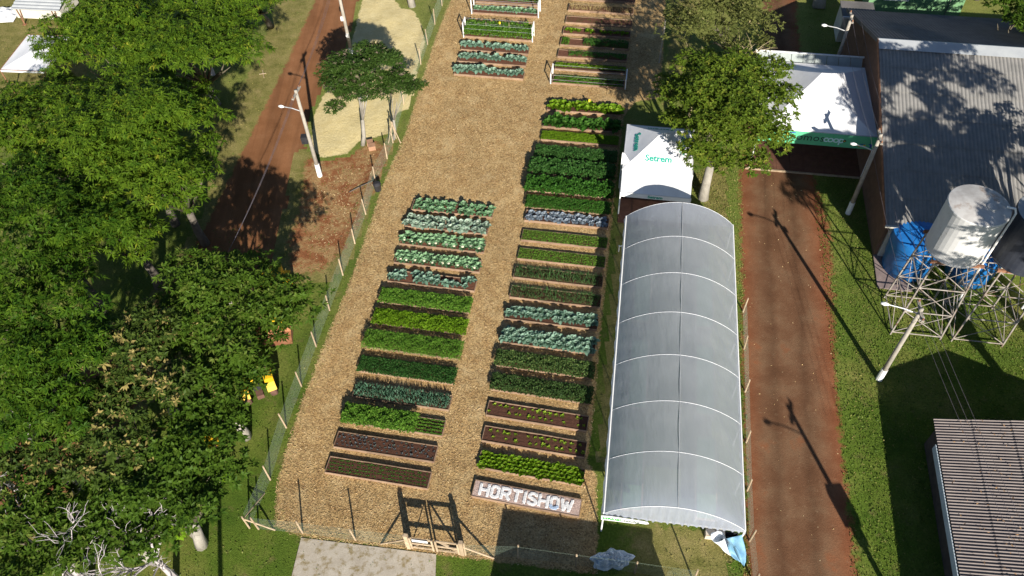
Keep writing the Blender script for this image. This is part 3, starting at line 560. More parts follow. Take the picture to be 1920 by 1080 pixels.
rowset('kale', 'kale', 'T1', (.5,), 13, 'big kale in front bed of far left block', 'kale', 'kale in the far front bed', (1.2, 1.6), .0, .2, BL-.3, .06)
rowset('kale', 'kale', 'T2', (.62,), 13, 'kale in second bed of far left block', 'kale', 'kale in the second far bed', (1.0, 1.45), .05, .2, BL-.3, .06)
rowset('kale', 'kale', 'T3', (.62,), 13, 'kale directly before the tall climbing beans', 'kale', 'kale before the climbing beans', (1.05, 1.4), .05, .2, BL-.3, .06)
rowset('young_cabbage', 'young_cabbage', 'T5', (.7,), 14, 'low leafy plant behind the climbing beans', 'brassica', 'low plants behind the beans', (1.0, 1.4), .08, .2, BL-.3, .05)
rowset('lettuce', 'lettuce', 'U5', (.5,), 15, 'small green plant in far right single-row bed', 'lettuce', 'single-row small plants', (1.0, 1.6), .08, .3, BL-.3, .05)
# sign bed: gravel and stone letters
sb = [o for o in C.objects if o.name == 'sign_bed'][0]
gv = MB(); gv.box((BL/2, BD/2, .1), (BL-.07, BD-.07, .19)); gv.build('gravel_base', M['bark'], sb)
def pebbles(pts, r, m, name, parent):
    V, F = [], []; oc = np.array([(1, 0, 0), (-1, 0, 0), (0, 1, 0), (0, -1, 0), (0, 0, 1)], float); tr = np.array([(0, 2, 4), (2, 1, 4), (1, 3, 4), (3, 0, 4)])
    k = len(pts); s = rng.uniform(r[0], r[1], (k, 1, 3)); a = rng.uniform(0, 6.28, k); R = np.zeros((k, 3, 3)); R[:, 0, 0] = np.cos(a); R[:, 0, 1] = -np.sin(a); R[:, 1, 0] = np.sin(a); R[:, 1, 1] = np.cos(a); R[:, 2, 2] = 1
    V = (np.einsum('kij,vj->kvi', R, oc)*s + np.asarray(pts)[:, None, :]).reshape(-1, 3); T = (np.arange(k)[:, None, None]*5+tr[None]).reshape(-1, 3)
    return link(name, np_mesh(name, V, T, m, np.repeat(rng.random(k), 4)), parent)
k = 5000; stuff(pebbles(np.column_stack([rng.uniform(.06, BL-.06, k), rng.uniform(.06, BD-.06, k), np.full(k, .193)]), (.015, .035), M['bark'], 'bark_gravel', sb))
LET = {'H': [[(0, 0), (0, 1)], [(.62, 0), (.62, 1)], [(0, .5), (.62, .5)]], 'O': [[(.05, .15), (.05, .85), (.2, 1), (.42, 1), (.57, .85), (.57, .15), (.42, 0), (.2, 0), (.05, .15)]],
       'R': [[(0, 0), (0, 1), (.45, 1), (.58, .85), (.58, .62), (.45, .48), (0, .48)], [(.3, .48), (.62, 0)]], 'T': [[(0, 1), (.64, 1)], [(.32, 1), (.32, 0)]], 'I': [[(.1, 0), (.1, 1)]],
       'S': [[(.6, .85), (.45, 1), (.15, 1), (.02, .85), (.04, .65), (.56, .38), (.6, .15), (.45, 0), (.15, 0), (0, .15)]], 'W': [[(0, 1), (.2, 0), (.4, .75), (.6, 0), (.8, 1)]]}
x = .42
for ch in 'HORTISHOW':
    wd = {'I': .2, 'W': .8}.get(ch, .62); pts = []; bl = []; sx, sy = .72, .62
    for ln in LET[ch]:
        for a, b in zip(ln[:-1], ln[1:]):
            a, b = np.array(a)*[sx, sy], np.array(b)*[sx, sy]; L = np.linalg.norm(b-a); m_ = int(max(L, .05)*620)
            t = rng.random(m_)[:, None]; q = a+(b-a)*t+rng.uniform(-.068, .068, (m_, 2)); pts.append(np.column_stack([q[:, 0]+x, q[:, 1]+.19, np.full(m_, .215)+rng.uniform(0, .02, m_)]))
    pts = np.concatenate(pts); o = pebbles(pts, (.022, .042), M['stone'], 'stone_letter', sb); o['label'] = 'white pebble letter '+ch
    if ch == 'O' and x > 3:
        lo_ = pts[(pts[:, 1] < .36)]; pebbles(lo_+np.array([0, 0, .012]), (.022, .04), M['bstone'], 'blue_stones', sb)
    x += wd*sx+(.17 if ch != 'I' else .15)
# small stakes in the beds
for key, x_, y_, hh, yl, lb in [('T4', 3.1, .9, 1.15, 1, 'yellow tag on a stake among the climbing beans'), ('R20', 3.4, .9, .7, 1, 'yellow tag on a stake at the back of the pale lettuces'), ('L12', 3.0, .45, .6, 0, 'thin wooden stake among the round cabbages'),
        ('T4', 1.9, .5, 1.3, 0, 'thin cane left of the yellow tag in the climbing beans'), ('T4', 4.0, .6, 1.3, 0, 'thin cane right of the yellow tag in the climbing beans'), ('T2', 3.2, .7, .7, 0, 'thin stake standing in the second far kale bed')]:
    p, th = BEDS[key]; q = p+Matrix.Rotation(th, 3, 'Z') @ Vector((x_, y_, .15)); t = thing('plant_stake', lb, 'stake', q, th)
    MB().path([(0, 0, 0), (.02, 0, hh)], .018, 5).build('cane', M['post'], t)
    if yl: MB().box((.02, -.03, hh-.1), (.16, .015, .24)).build('tag_card', M['inky'], t)
# trellis frames with white end posts
def trellis(key, depth, hgt, label, nw=3, ny0=-.02):
    p, th = BEDS[key]; t = thing('trellis', label, 'trellis', p, th)
    for x in (-.12, BL+.12):
        for y in (ny0+.05, ny0+depth): MB().box((x, y, hgt/2), (.09, .07, hgt)).build('end_post', M['white'], t)
        MB().box((x, ny0+.025+depth/2, hgt-.05), (.07, depth-.12, .08)).build('cross_rail', M['white'], t)
    for i in range(nw):
        for y in (ny0+.05, ny0+depth): MB().path([(-.1, y, hgt*(i+1)/(nw+.2)), (BL+.1, y, hgt*(i+1)/(nw+.2)-.03)], .009, 4).build('wire', M['metal'], t)
trellis('U1', 1.5, 1.0, 'low white-posted wire frame over two front beds of the far right block', 2)
trellis('T4', 1.0, 1.5, 'wire trellis with white posts at both ends of the climbing beans')
trellis('T5', 1.2, 1.6, 'wire trellis with white posts near the top edge')
# ------------------------------------------------------------------ fences and gate
def wire_net(a, b, h, parent, m=None, sp=.13, z0=.05):
    a, b = Vector(a), Vector(b); L = (b-a).length; d = (b-a)/L; V, F = [], []; nrm = d.cross(EZ)*.0014; mb = MB(); hh = h-z0
    def wire(p, q):
        u = (q-p).normalized().cross(nrm.normalized())*.0014; mb.add([p-u-nrm, p+u-nrm, p+nrm*1.2, q-u-nrm, q+u-nrm, q+nrm*1.2], [(0, 1, 4, 3), (1, 2, 5, 4), (2, 0, 3, 5)])
    k = int((L+hh)/sp)
    for i in range(k):
        s = -hh+i*sp
        for sg in (1, -1):
            s0, s1 = (s, s+hh); t0, t1 = max(0, s0), min(L, s1)
            if t1-t0 < .03: continue
            za, zb = z0+(t0-s0), z0+(t1-s0)
            p, q = a+d*t0, a+d*t1; p.z, q.z = (za, zb) if sg == 1 else (h+z0-za, h+z0-zb); wire(p, q)
    for z in (z0, h*.5, h): wire(a+EZ*(z-a.z), b+EZ*(z-b.z))
    return mb.build('wire_net', m or M['net'], parent)
def fence(name, label, pts, h, lean=.0, wood='post', skipnet=(), rad=.05):
    t = thing(name, label, 'fence', (0, 0, 0)); W = [Vector((*G(*p), 0)) for p in pts]
    for i, p in enumerate(W):
        d = Vector((random.uniform(-.06, .06), random.uniform(-.05, .05), 0)); MB().path([p-EZ*.1, p+d*.5+EZ*h*.5, p+d+EZ*(h+random.uniform(-.06, .08))], [rad*1.1, rad, rad*.92], 7).build('post', M[wood], t)
    for i in range(len(W)-1):
        if i not in skipnet: wire_net(W[i], W[i+1], h-.12, t)
    return t, W
fl, WL = fence('wire_fence', 'wire fence on pale wooden posts along the left side of the garden', [(468, 990), (507, 900), (537, 802), (565.5, 725), (593, 650), (618, 582), (643, 516), (665.5, 457), (686, 402), (704, 342), (726, 298), (737, 268), (757, 196), (789, 121), (802, 84), (815.5, 46), (829, 11), (842, -30)], 1.6)
c0 = WL[0]
for q in (G3(516, 994), G3(496, 925)): MB().path([c0+EZ*1.25, q], .045, 6).build('stay', M['post'], fl)
fb, WB = fence('wire_fence', 'wire fence on short posts left of the wooden gate, front edge of the garden', [(485, 992), (568, 1000), (667, 1013), (762, 1024)], 1.6)
fb2, WB2 = fence('wire_fence', 'wire fence right of the gate running into the dark shadow', [(873, 1041), (971, 1045), (1080, 1060), (1190, 1074), (1300, 1090)], 1.6)
fr, WR = fence('wire_fence', 'wire fence on leaning stakes along the right side of the greenhouse', [(1413, 1095), (1405, 1015), (1401, 920), (1399, 830), (1397, 735), (1395, 655), (1393, 585)], 1.4)
# gate
g0, g1 = G3(768, 1027), G3(868, 1040); gd = (g1-g0); gw = gd.length; gt = thing('wooden_gate', 'double wooden gate with diagonal braces in the front fence', 'gate', g0, math.atan2(gd.y, gd.x))
for x in (0, gw): MB().box((x, 0, .85), (.2, .18, 1.8)).build('gate_post', M['post'], gt)
for s, x0, x1 in ((1, .13, gw/2-.05), (-1, gw/2+.05, gw-.13)):
    for z in (.18, .72, 1.42): MB().box(((x0+x1)/2, 0, z), (x1-x0, .05, .13)).build('rail', M['post'], gt)
    for x in (x0+.05, x1-.05): MB().box((x, -.052, .8), (.1, .045, 1.42)).build('stile', M['post'], gt)
    a, b = (x0+.1, x1-.1) if s == 1 else (x1-.1, x0+.1); MB().beam((a, .055, .2), (b, .055, 1.4), .045, .11, Vector((0, 1, 0))).build('brace', M['post'], gt)
for x, q in ((0, -1.6), (gw, gw+1.7)): MB().path([(x, 0, 1.15), (q, 0, .02)], .05, 6).build('stay', M['post'], gt)
tag(MB().box((0, 0, 0), (.85, .03, .24)).build('blank_plaque', M['white'], None, g0+Matrix.Rotation(gt.rotation_euler.z, 3, 'Z') @ Vector((.75, -.1, 1.4)), gt.rotation_euler.z), 'blank white plaque fixed on the top rail of the gate', 'plaque')
# ------------------------------------------------------------------ text helper
def text_mesh(name, s, size, m, parent, mat4, off=0., spacing=1.):
    cu = bpy.data.curves.new(name, 'FONT'); cu.body = s; cu.size = size; cu.offset = off; cu.space_character = spacing; cu.align_x = 'CENTER'; cu.align_y = 'CENTER'; cu.extrude = .004; cu.resolution_u = 3
    o = bpy.data.objects.new(name, cu); C.objects.link(o); bpy.context.view_layer.update()
    me = bpy.data.meshes.new_from_object(o.evaluated_get(bpy.context.evaluated_depsgraph_get())); bpy.data.objects.remove(o); me.materials.clear(); me.materials.append(m)
    q = link(name, me, parent); q.matrix_local = mat4; return q
def frame(o, x, y):
    x = Vector(x).normalized(); z = x.cross(Vector(y)).normalized(); y = z.cross(x); o = Vector(o)+z*.02
    return Matrix(((x[0], y[0], z[0], o[0]), (x[1], y[1], z[1], o[1]), (x[2], y[2], z[2], o[2]), (0, 0, 0, 1)))
# ------------------------------------------------------------------ greenhouse
ga, gb = G3(1132, 962, 2.4), G3(1397, 995, 2.4); GW = (gb-ga).length; grz = math.atan2(gb.y-ga.y, gb.x-ga.x); GL, GE, GR = 21.5, 2.4, 4.15
gh = thing('greenhouse', 'long arched greenhouse tunnel covered in translucent white film', 'greenhouse', (ga.x, ga.y, 0), grz)
NB = 7
def arch(u, k=0.): return (GW*u, GE+(GR-GE+k)*(1-(2*u-1)**2)**.92)
for b_ in range(NB):
    nu, nv = 36, 22; V, F = [], []; y0, y1 = GL*b_/NB, GL*(b_+1)/NB
    for j in range(nv+1):
        t = j/nv; sag = -.07*math.sin(math.pi*t)
        for i in range(nu+1):
            u = i/nu; X, Z = arch(u, sag); V.append((X, y0+(y1-y0)*t, Z+.014*math.sin(u*38+b_*2+t*5)*math.sin(math.pi*t)+(.01*math.sin(t*17+b_*1.7+u*16)*math.exp(-6*min(u, 1-u))+.018*math.sin(u*70+b_)*math.exp(-9*min(t, 1-t)))*(0 < i < nu)*math.sin(math.pi*t)**.3))
    for j in range(nv):
        for i in range(nu): a = j*(nu+1)+i; F.append((a, a+1, a+nu+2, a+nu+1))
    MB().add(V, F).build('film_panel', M['film'], gh, smooth=True)
for b_ in range(NB+1):
    MB().path([(arch(i/24)[0], GL*b_/NB, arch(i/24)[1]-.004) for i in range(25)], .016, 6).build('arch_pipe', M['canvas'], gh, smooth=True)
    for x in (0, GW): MB().path([(x, GL*b_/NB, 0), (x, GL*b_/NB, GE)], .045, 7).build('post', M['white' if b_ == 0 else 'metal'], gh)
for x, z in ((0, GE), (GW, GE)): MB().path([(x, 0, z+.02), (x, GL, z+.02)], .055, 6).build('side_pipe', M['white'], gh)
MB().path([(GW/2, 0, GR+.0), (GW/2, GL, GR+.0)], .022, 5).build('ridge_wire', M['metal'], gh)
# side curtain rolled under the eaves, gable sheet at the front and back
for x, s in ((0, -1), (GW, 1)):
    V, F = [], []
    for j in range(61):
        y = GL*j/60; V += [(x+s*.02, y, GE), (x+s*(.1+.04*math.sin(j*1.7)), y, GE-.35), (x+s*(.06+.05*math.sin(j*2.3)), y, GE-.75)]
    for j in range(60):
        for k_ in (0, 1): a = j*3+k_; F.append((a, a+3, a+4, a+1) if s > 0 else (a, a+1, a+4, a+3))
    MB().add(V, F).build('side_curtain', M['film'], gh, smooth=True)
for y, s in ((0, -1), (GL, 1)):
    V, F = [], []; nu = 48
    for i in range(nu+1):
        X, Z = arch(i/nu); dz = .5*abs(math.sin(i*1.9))*.05
        V += [(X, y, Z), (X, y+s*(.03+.09*math.sin(i*2.1)), GE+(Z-GE)*.5), (X, y+s*(.05+.1*math.sin(i*2.6+1)), GE-.1-dz)]
    for i in range(nu):
        for k_ in (0, 1): a = i*3+k_; F.append((a, a+1, a+4, a+3))
    MB().add(V, F).build('gable_film', M['film'], gh, smooth=True)
    MB().beam((0, y, GE-.12), (GW, y, GE-.12), .06, .08).build('tie_bar', M['metal'], gh)
for i in range(6):  # growing benches inside
    q = ga+Matrix.Rotation(grz, 3, 'Z') @ Vector((1.5+(i % 2)*4.0, 3.5+(i//2)*6.4, -2.4)); t = thing('growing_bench', 'growing bench with green trays dim through the film, %s %s of the greenhouse' % (('front', 'middle', 'far')[i//2], ('left', 'right')[i % 2]), 'bench', q, grz, 'growing benches in the greenhouse')
    MB().box((0, 0, .8), (1.2, 5., .06)).build('bench_top', M['post'], t)
    MB().box((0, 0, .88), (1., 4.8, .08)).build('tray', M['gwall'], t)
    for sx in (-.5, .5):
        for sy in (-2.3, 2.3): MB().box((sx, sy, .385), (.06, .06, .77)).build('leg', M['metal'], t)
# sign board on the front left corner
sg = thing('sign_board', 'white pointed-end sign board with green lettering at the greenhouse front corner', 'sign', (ga.x, ga.y, 0), grz)
sb_ = MB(); out = [(-.12, 2.42), (.3, 2.46), (2.0, 2.35), (2.28, 2.28), (2.36, 2.15), (2.2, 2.05), (1.8, 2.08), (1.65, 1.95), (-.1, 1.95)]
sb_.add([(x, y, z) for y in (-.18, -.14) for x, z in out], [tuple(range(9)), tuple(range(17, 8, -1))]+[(i, i+9, (i+1) % 9+9, (i+1) % 9) for i in range(9)]); sb_.build('board', M['white'], sg)
text_mesh('lettering', 'HFAGI', .33, M['inkg'], sg, frame((.45, -.185, 2.2), (1, 0, 0), (0, 0, 1)), .008)
text_mesh('lettering', 'estufas', .3, M['inkd'], sg, frame((1.45, -.185, 2.2), (1, 0, -.05), (0, 0, 1)))
# things at the greenhouse front
def cloth(name, m, pts_fn, nu, nv, parent=None, smooth=True):
    V = [pts_fn(i/nu, j/nv) for j in range(nv+1) for i in range(nu+1)]; F = [(j*(nu+1)+i, j*(nu+1)+i+1, (j+1)*(nu+1)+i+1, (j+1)*(nu+1)+i) for j in range(nv) for i in range(nu)]
    mb = MB().add(V, F); n0 = len(V); o = mb.build(name, m, parent, smooth=smooth); md = o.modifiers.new('thick', 'SOLIDIFY'); md.thickness = .012; return o
tp0, tp1, tp2 = G3(1392, 1003, 2.1), G3(1362, 1010, 1.6), G3(1392, 1060, .05)
def tarpf(u, v):
    a = tp0.lerp(tp1, u); b = G3(1396-8*u, 1063-10*u, .05); p = a.lerp(b, v); s = math.sin(v*3.1); return p+Vector((.16*math.sin(u*9+v*3), .14*math.cos(u*11+v*5), .1*math.sin(u*7+v*8)))*s*1.2 - Vector((0, 0, .25*s))
tag(cloth('blue_tarp', M['tarp'], tarpf, 16, 14), 'blue tarpaulin hanging from the front right corner of the greenhouse', 'tarpaulin')
def bagf(u, v):
    p = G3(1345, 1006, .9).lerp(G3(1368, 1032, .15), v); return p+Vector((.35*math.cos(u*6.28)*(1-.5*v)*1.0, .3*math.sin(u*6.28), .08*math.sin(u*17+v*9)))
tag(cloth('plastic_bag', M['wrap'], bagf, 14, 8), 'crumpled blue and white plastic bag beside the blue tarpaulin', 'bag')
def crate(p, d, m, label, rz, name='crate'):
    t = thing(name, label, 'crate', p, rz); L, W_, h = d
    MB().box((0, 0, .02), (L, W_, .04)).build('base', m, t)
    for s in (-1, 1):
        for k_ in range(2):
            z = .04+h*(k_+.5)/2
            MB().box((0, s*(W_/2-.015), z), (L, .03, h/2-.03)).build('slat', m, t); MB().box((s*(L/2-.015), 0, z), (.03, W_-.065, h/2-.03)).build('slat', m, t)
crate(G3(1365, 1012), (.9, .5, .45), M['black'], 'black plastic crate by the greenhouse front', grz)
for px, lb in ((1330, 'left of the two pale boxes at the greenhouse front'), (1347, 'right of the two pale boxes, next to the black crate')):
    t = thing('cardboard_box', lb, 'box', G3(px, 1005, .0), grz); MB().box((0, 0, .25), (.52, .4, .5)).build('carton', M['box'], t)
    for s in (-1, 1): MB().beam((-.26, s*.2, .5), (.26, s*.2, .5), .02, .02).build('flap_edge', M['post'], t); MB().beam((-.25, s*.2, .505), (.25, s*.2, .505), .01, .01)
hp = G3(1147, 1050)
def heap(u, v):
    r = v*.95*(1+.12*math.sin(u*6.28*2+1)+.1*math.sin(u*6.28*5+.4)+.08*math.sin(u*6.28*9)); a = u*6.28
    return hp+Vector((r*math.cos(a)*1.05, r*math.sin(a)*.62, .02+.55*(1-v**3)*(.75+.35*math.sin(u*25+v*19)*math.cos(u*12-v*23))+.12*math.sin(u*44+v*31)*(v<.95)))
tag(cloth('plastic_heap', M['wrap'], heap, 40, 12, smooth=False), 'heap of crumpled clear and blue plastic sheeting on the shaded ground', 'plastic heap')
# ------------------------------------------------------------------ tents
def pyramid_tent(name, label, corners, eave, apex_h, valance, m, legs=True, vm=None, leg_m=None, kink=.0):
    t = thing(name, label, 'tent', (0, 0, 0)); c = sum(corners, Vector())/4; ap = Vector((c.x, c.y, apex_h)); cs = [Vector((p.x, p.y, eave)) for p in corners]
    for i in range(4):
        a, b = cs[i], cs[(i+1) % 4]; V, F = [], []; nu, nv = 10, 8
        for j in range(nv+1):
            v = j/nv; vz = v**(1.0+kink)
            for k_ in range(nu+1):
                p = a.lerp(b, k_/nu).lerp(ap, v); p.z = eave+(apex_h-eave)*vz-.07*math.sin(math.pi*k_/nu)*(1-v)*math.sin(math.pi*min(v*1.4, 1)); V.append(p)
        for j in range(nv):
            for k_ in range(nu): q = j*(nu+1)+k_; F.append((q, q+1, q+nu+2, q+nu+1))
        MB().add(V, F).build('roof_slope', m, t, smooth=True)
        d = (b-a).normalized(); nrm = d.cross(EZ)
        MB().box((a+b)/2+nrm*.02-EZ*valance/2, ((b-a).length, .02, valance), (d, nrm, EZ)).build('valance', vm if (vm and i == 0) else m, t)
    if legs:
        for p in cs: MB().path([Vector((p.x, p.y, 0)), p], .05, 6).build('leg', leg_m or M['white'], t)
    for i in range(4): MB().path([cs[i]+EZ*.0, cs[(i+1) % 4]+EZ*.0], .035, 5).build('eave_pipe', leg_m or M['metal'], t)
    return t, cs, ap
# Setrem tent, corners: front-left, front-right, back-right, back-left
f0 = G3(1167, 317, 2.5); S_ = 5.0; f1 = f0+EX*S_; b1 = f1+EY*S_; b0 = f0+EY*S_
st, cs, ap = pyramid_tent('canopy_tent', 'white Setrem canopy tent with teal lettering beside the broad tree', [f0, f1, b1, b0], 2.5, 4.0, .06, M['canvas'])
a0, a1 = f0-EY*2.1+EX*.05, f1-EY*2.1-EX*.05
V = []; F = []
for j in range(5):
    for i in range(13): p = f0.lerp(f1, i/12).lerp(a0.lerp(a1, i/12), j/4); p.z = 2.46-.26*j/4+.02*math.sin(i*2.6)*(j > 0); V.append(p)
for j in range(4):
    for i in range(12): q = j*13+i; F.append((q, q+13, q+14, q+1))
MB().add(V, F).build('awning', M['canvas'], st, smooth=True)
MB().box((a0+a1)/2+Vector((0, 0, -.47))-EY*.01, ((a1-a0).length, .02, .4), (EX, EY, EZ)).build('awning_valance', M['canvas'], st)
for p in (a0, a1): MB().path([(p.x, p.y, 0), (p.x, p.y, 2.22)], .05, 6).build('leg', M['white'], st)
MB().path([a0-EZ*.3, a1-EZ*.3], .035, 5).build('eave_pipe', M['metal'], st)
for i in range(4):
    a, b = cs[i], cs[(i+1) % 4]; mid = (a+b)/2; upv = (ap-mid); d = (b-a)
    text_mesh('lettering', 'Setrem', .66, M['ink'], st, frame(mid+upv*.34-EZ*.02, d, upv), .014)
text_mesh('lettering', 'Setrem', .36, M['ink'], st, frame((a0+a1)/2+Vector((0, 0, -.47))-EY*.03, EX, EZ), .008)
# pennant banner on the left side
pb = f0-EX*.12+EY*.6; pn = thing('feather_banner', 'small white pointed banner board on the left leg of the Setrem tent', 'banner', (pb.x, pb.y, 0))
MB().path([(0, 0, 0), (0, 0, 3.4)], .03, 6).build('pole', M['white'], pn)
MB().add([(0, .02, 3.55), (0, -.02, 3.55), (.2, 0.02, 3.4), (.55, .02, 2.75), (.3, .02, 2.2), (0, .02, 2.2), (.2, -.02, 3.4), (.55, -.02, 2.75), (.3, -.02, 2.2), (0, -.02, 2.2)], [(0, 2, 3, 4, 5), (1, 9, 8, 7, 6), (0, 1, 6, 2), (2, 6, 7, 3), (3, 7, 8, 4), (4, 8, 9, 5), (5, 9, 1, 0)]).build('banner_board', M['white'], pn)
fs = thing('tent_floor', 'red-brown plywood floor panels under the front of the Setrem tent', 'floor', (a0.x, a0.y, 0), SA)
for i in range(5):
    for j in range(6): MB().box((.5+i*1.0, -.75+.5+j*1.22, .04), (.985, 1.2, .05)).build('floor_panel', M['tile'], fs)
# Somos coop tent
EV = 3.95; s1 = G3(1646, 257, EV); SW = 8.2; s0 = s1-EX*SW; s2 = s1+EY*SW; s3 = s0+EY*SW
sc_, ccs, cap_ = pyramid_tent('event_tent', 'large white event tent with green somoscoop banner beside the long shed', [s0, s1, s2, s3], EV, 6.1, .3, M['canvas'], kink=.35)
bn = thing('banner', 'green somoscoop banner along the front eave of the large event tent', 'banner', (s0.x, s0.y, 0), SA)
MB().box((SW/2, -.08, EV-.55), (SW+.1, .03, 1.12)).build('cloth_strip', M['green'], bn)
FM = lambda x, z: frame((x, -.085, z), (1, 0, 0), (0, 0, 1))
text_mesh('lettering', 'somos', .85, M['inkd'], bn, FM(3.5, EV-.47), .004, 1.05); text_mesh('lettering', 'coop', .82, M['lblue'], bn, FM(5.3, EV-.47), .012, .84)
MB().lathe((6.05, -.11, EV-.52), [(.001, 0), (.12, 0), (.12, .012)], 14, (Vector((1, 0, 0)), Vector((0, 0, 1)), Vector((0, 1, 0)))).build('emblem', M['inkd'], bn); MB().add([(6.0, -.13, EV-.58), (6.12, -.13, EV-.52), (6.0, -.13, EV-.46)], [(0, 1, 2)]).build('emblem_arrow', M['inky'], bn)
for x, z, a, b, m in [(7.35, -.68, .32, .06, 'inkb'), (7.5, -.78, .16, .14, 'inky'), (7.85, -.65, .2, .08, 'inkb'), (7.95, -.8, .14, .3, 'inkb'), (7.15, -.9, .12, .12, 'inky'), (2.35, -.12, .4, .08, 'inkb'), (2.0, -.22, .24, .2, 'inky'), (2.2, -.32, .12, .07, 'inkb'), (1.5, -.15, .3, .1, 'inky')]:
    MB().box((x, -.1, EV+z), (a, .012, b)).build('printed_mark', M[m], bn)
# timber edge and dark floor under the event tent
pf = thing('tent_floor', 'dark floor in the shade under the large event tent with a pale timber front edge', 'floor', (s0.x, s0.y, 0), SA)
for i in range(8):
    for j in range(4): MB().box((.5+i*1.03, .98+j*2.0, .045), (1.015, 1.98, .06)).build('floor_panel', M['tile'], pf)
MB().box((SW/2, -.1, .07), (SW+.6, .12, .12)).build('timber_edge', M['post'], pf)
# gutter-like panel screen behind the tent
ps = thing('panel_screen', 'row of grey panels in a white frame behind the large event tent', 'screen', (s3.x, s3.y, 0), SA)
for i in range(9): MB().box((.45+i*.9, .62, 3.85), (.86, .9, .03), (Vector((1, 0, 0)), Vector((0, .8, .6)), Vector((0, -.6, .8)))).build('panel', M['panel'], ps)
MB().beam((-.1, 1.02, 4.2), (SW+.2, 1.02, 4.2), .1, .1).build('top_rail', M['white'], ps); MB().beam((-.1, .2, 3.56), (SW+.2, .2, 3.56), .08, .08).build('bottom_rail', M['white'], ps)
for x in (0, SW+.1): MB().beam((x, .2, 3.56), (x, 1.02, 4.2), .08, .08).build('end_rail', M['white'], ps); MB().path([(x, 1.02, 0), (x, 1.02, 4.15)], .05, 6).build('leg', M['metal'], ps)
# small white tent at the upper left
q = [G3(0, 131, 2.4), G3(84, 134, 2.4), G3(98, 66, 2.4), G3(52, 65, 2.4)]
q[2] = q[1]+(q[3]-q[0])
tl, _, _ = pyramid_tent('canopy_tent', 'small plain white canopy tent half under the big trees at upper left', q, 2.4, 2.75, .18, M['canvas'], leg_m=M['rustbrown'])
# ------------------------------------------------------------------ buildings
def corrugated(name, o, along, slope, L, S, pitch, amp, m, parent, courses=1, lap=.0):
    """sheets: profile runs along `along`, corrugations run down `slope`"""
    o, along, slope = Vector(o), Vector(along).normalized(), Vector(slope).normalized(); nrm = along.cross(slope).normalized()
    if nrm.z < 0: nrm = -nrm
    n = int(L/pitch)*4
    for c in range(courses):
        s0, s1 = S*c/courses, S*(c+1)/courses+lap; V, F = [], []
        for i in range(n+1):
            z = amp*math.sin(i*math.pi/2+.4); p = o+along*(L*i/n)+nrm*(z)
            V += [p+slope*s0+nrm*(.02*0), p+slope*s1-nrm*(.035 if lap else 0)]
        for i in range(n): F.append((2*i, 2*i+2, 2*i+3, 2*i+1))
        ob = MB().add(V, F).build(name, m, parent); md = ob.modifiers.new('thick', 'SOLIDIFY'); md.thickness = .012; md.offset = -1
# long shed on the right
ha, hb = 3.5, 7.6; A = G3(1660, 422, ha); B = G3(1662, 75, hb); span = (B-A).dot(EY); far = 10.6; LEN = 19.0
sh = thing('long_shed', 'long shed with a sunlit grey corrugated roof dappled by tree shade', 'building', (0, 0, 0))
A0 = Vector((A.x, A.y, ha)); B0 = A0+EY*span+EZ*(hb-ha); C0 = B0+EY*far-EZ*(hb-ha)
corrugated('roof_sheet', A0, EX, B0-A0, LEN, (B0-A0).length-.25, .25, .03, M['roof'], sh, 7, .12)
corrugated('far_roof_sheet', C0, EX, B0-C0, LEN, (B0-C0).length-.25, .25, .03, M['roofdark'], sh, 3, .12)  # far slope lies in shade; that shade is put into its darker sheet colour
nrm_ = (B0-A0).normalized()
MB().add([B0+EZ*.1, B0+EZ*.1+EX*LEN, B0+EZ*.1+EX*LEN-nrm_*.95-EZ*.0, B0+EZ*.1-nrm_*.95], [(0, 3, 2, 1)]).build('ridge_cap', M['ridge'], sh)
MB().add([B0+EZ*.1, B0+EZ*.1+EX*LEN, B0+EX*LEN+(C0-B0).normalized()*.35+EZ*.07, B0+(C0-B0).normalized()*.35+EZ*.07], [(0, 1, 2, 3)]).build('ridge_cap', M['ridge'], sh)
gi = EX*.35; mbw = MB()
g = [A0+gi+EY*.5, B0+gi-EZ*.15, C0+gi-EY*.5]; bs = [Vector((g[0].x, g[0].y, 0)), Vector((g[2].x, g[2].y, 0))]
g[0].z = ha-.0; g[2].z = ha-.0
MB().add([bs[0], bs[1], g[2], g[1], g[0]]+[p+EX*.2 for p in (bs[0], bs[1], g[2], g[1], g[0])], [(4, 3, 2, 1, 0), (5, 6, 7, 8, 9), (0, 1, 6, 5), (0, 5, 9, 4), (1, 2, 7, 6)]).build('gable_wall', M['bwall'], sh)
e2 = bs[0]+EX*(LEN-1)
MB().box((bs[0]+e2)/2+EZ*ha/2+EX*.2, ((e2-bs[0]).length-.1, .2, ha-.1), (EX, EY, EZ)).build('front_wall', M['cwall'], sh)
e3 = bs[1]+EX*(LEN-1); MB().box((bs[1]+e3)/2+EZ*ha/2+EX*.2, ((e3-bs[1]).length-.1, .2, ha-.1), (EX, EY, EZ)).build('back_wall', M['bwall'], sh)
MB().beam(A0-EY*.06+EZ*-.05, A0+EX*LEN-EY*.06+EZ*-.05, .14, .14).build('gutter', M['cwall'], sh)
MB().beam(A0-EX*.03-EZ*.02, B0-EX*.03-EZ*.05, .05, .3).build('barge_board', M['rustbrown'], sh); MB().beam(C0-EX*.03-EZ*.02, B0-EX*.03-EZ*.05, .05, .3).build('barge_board', M['roofdark'], sh)
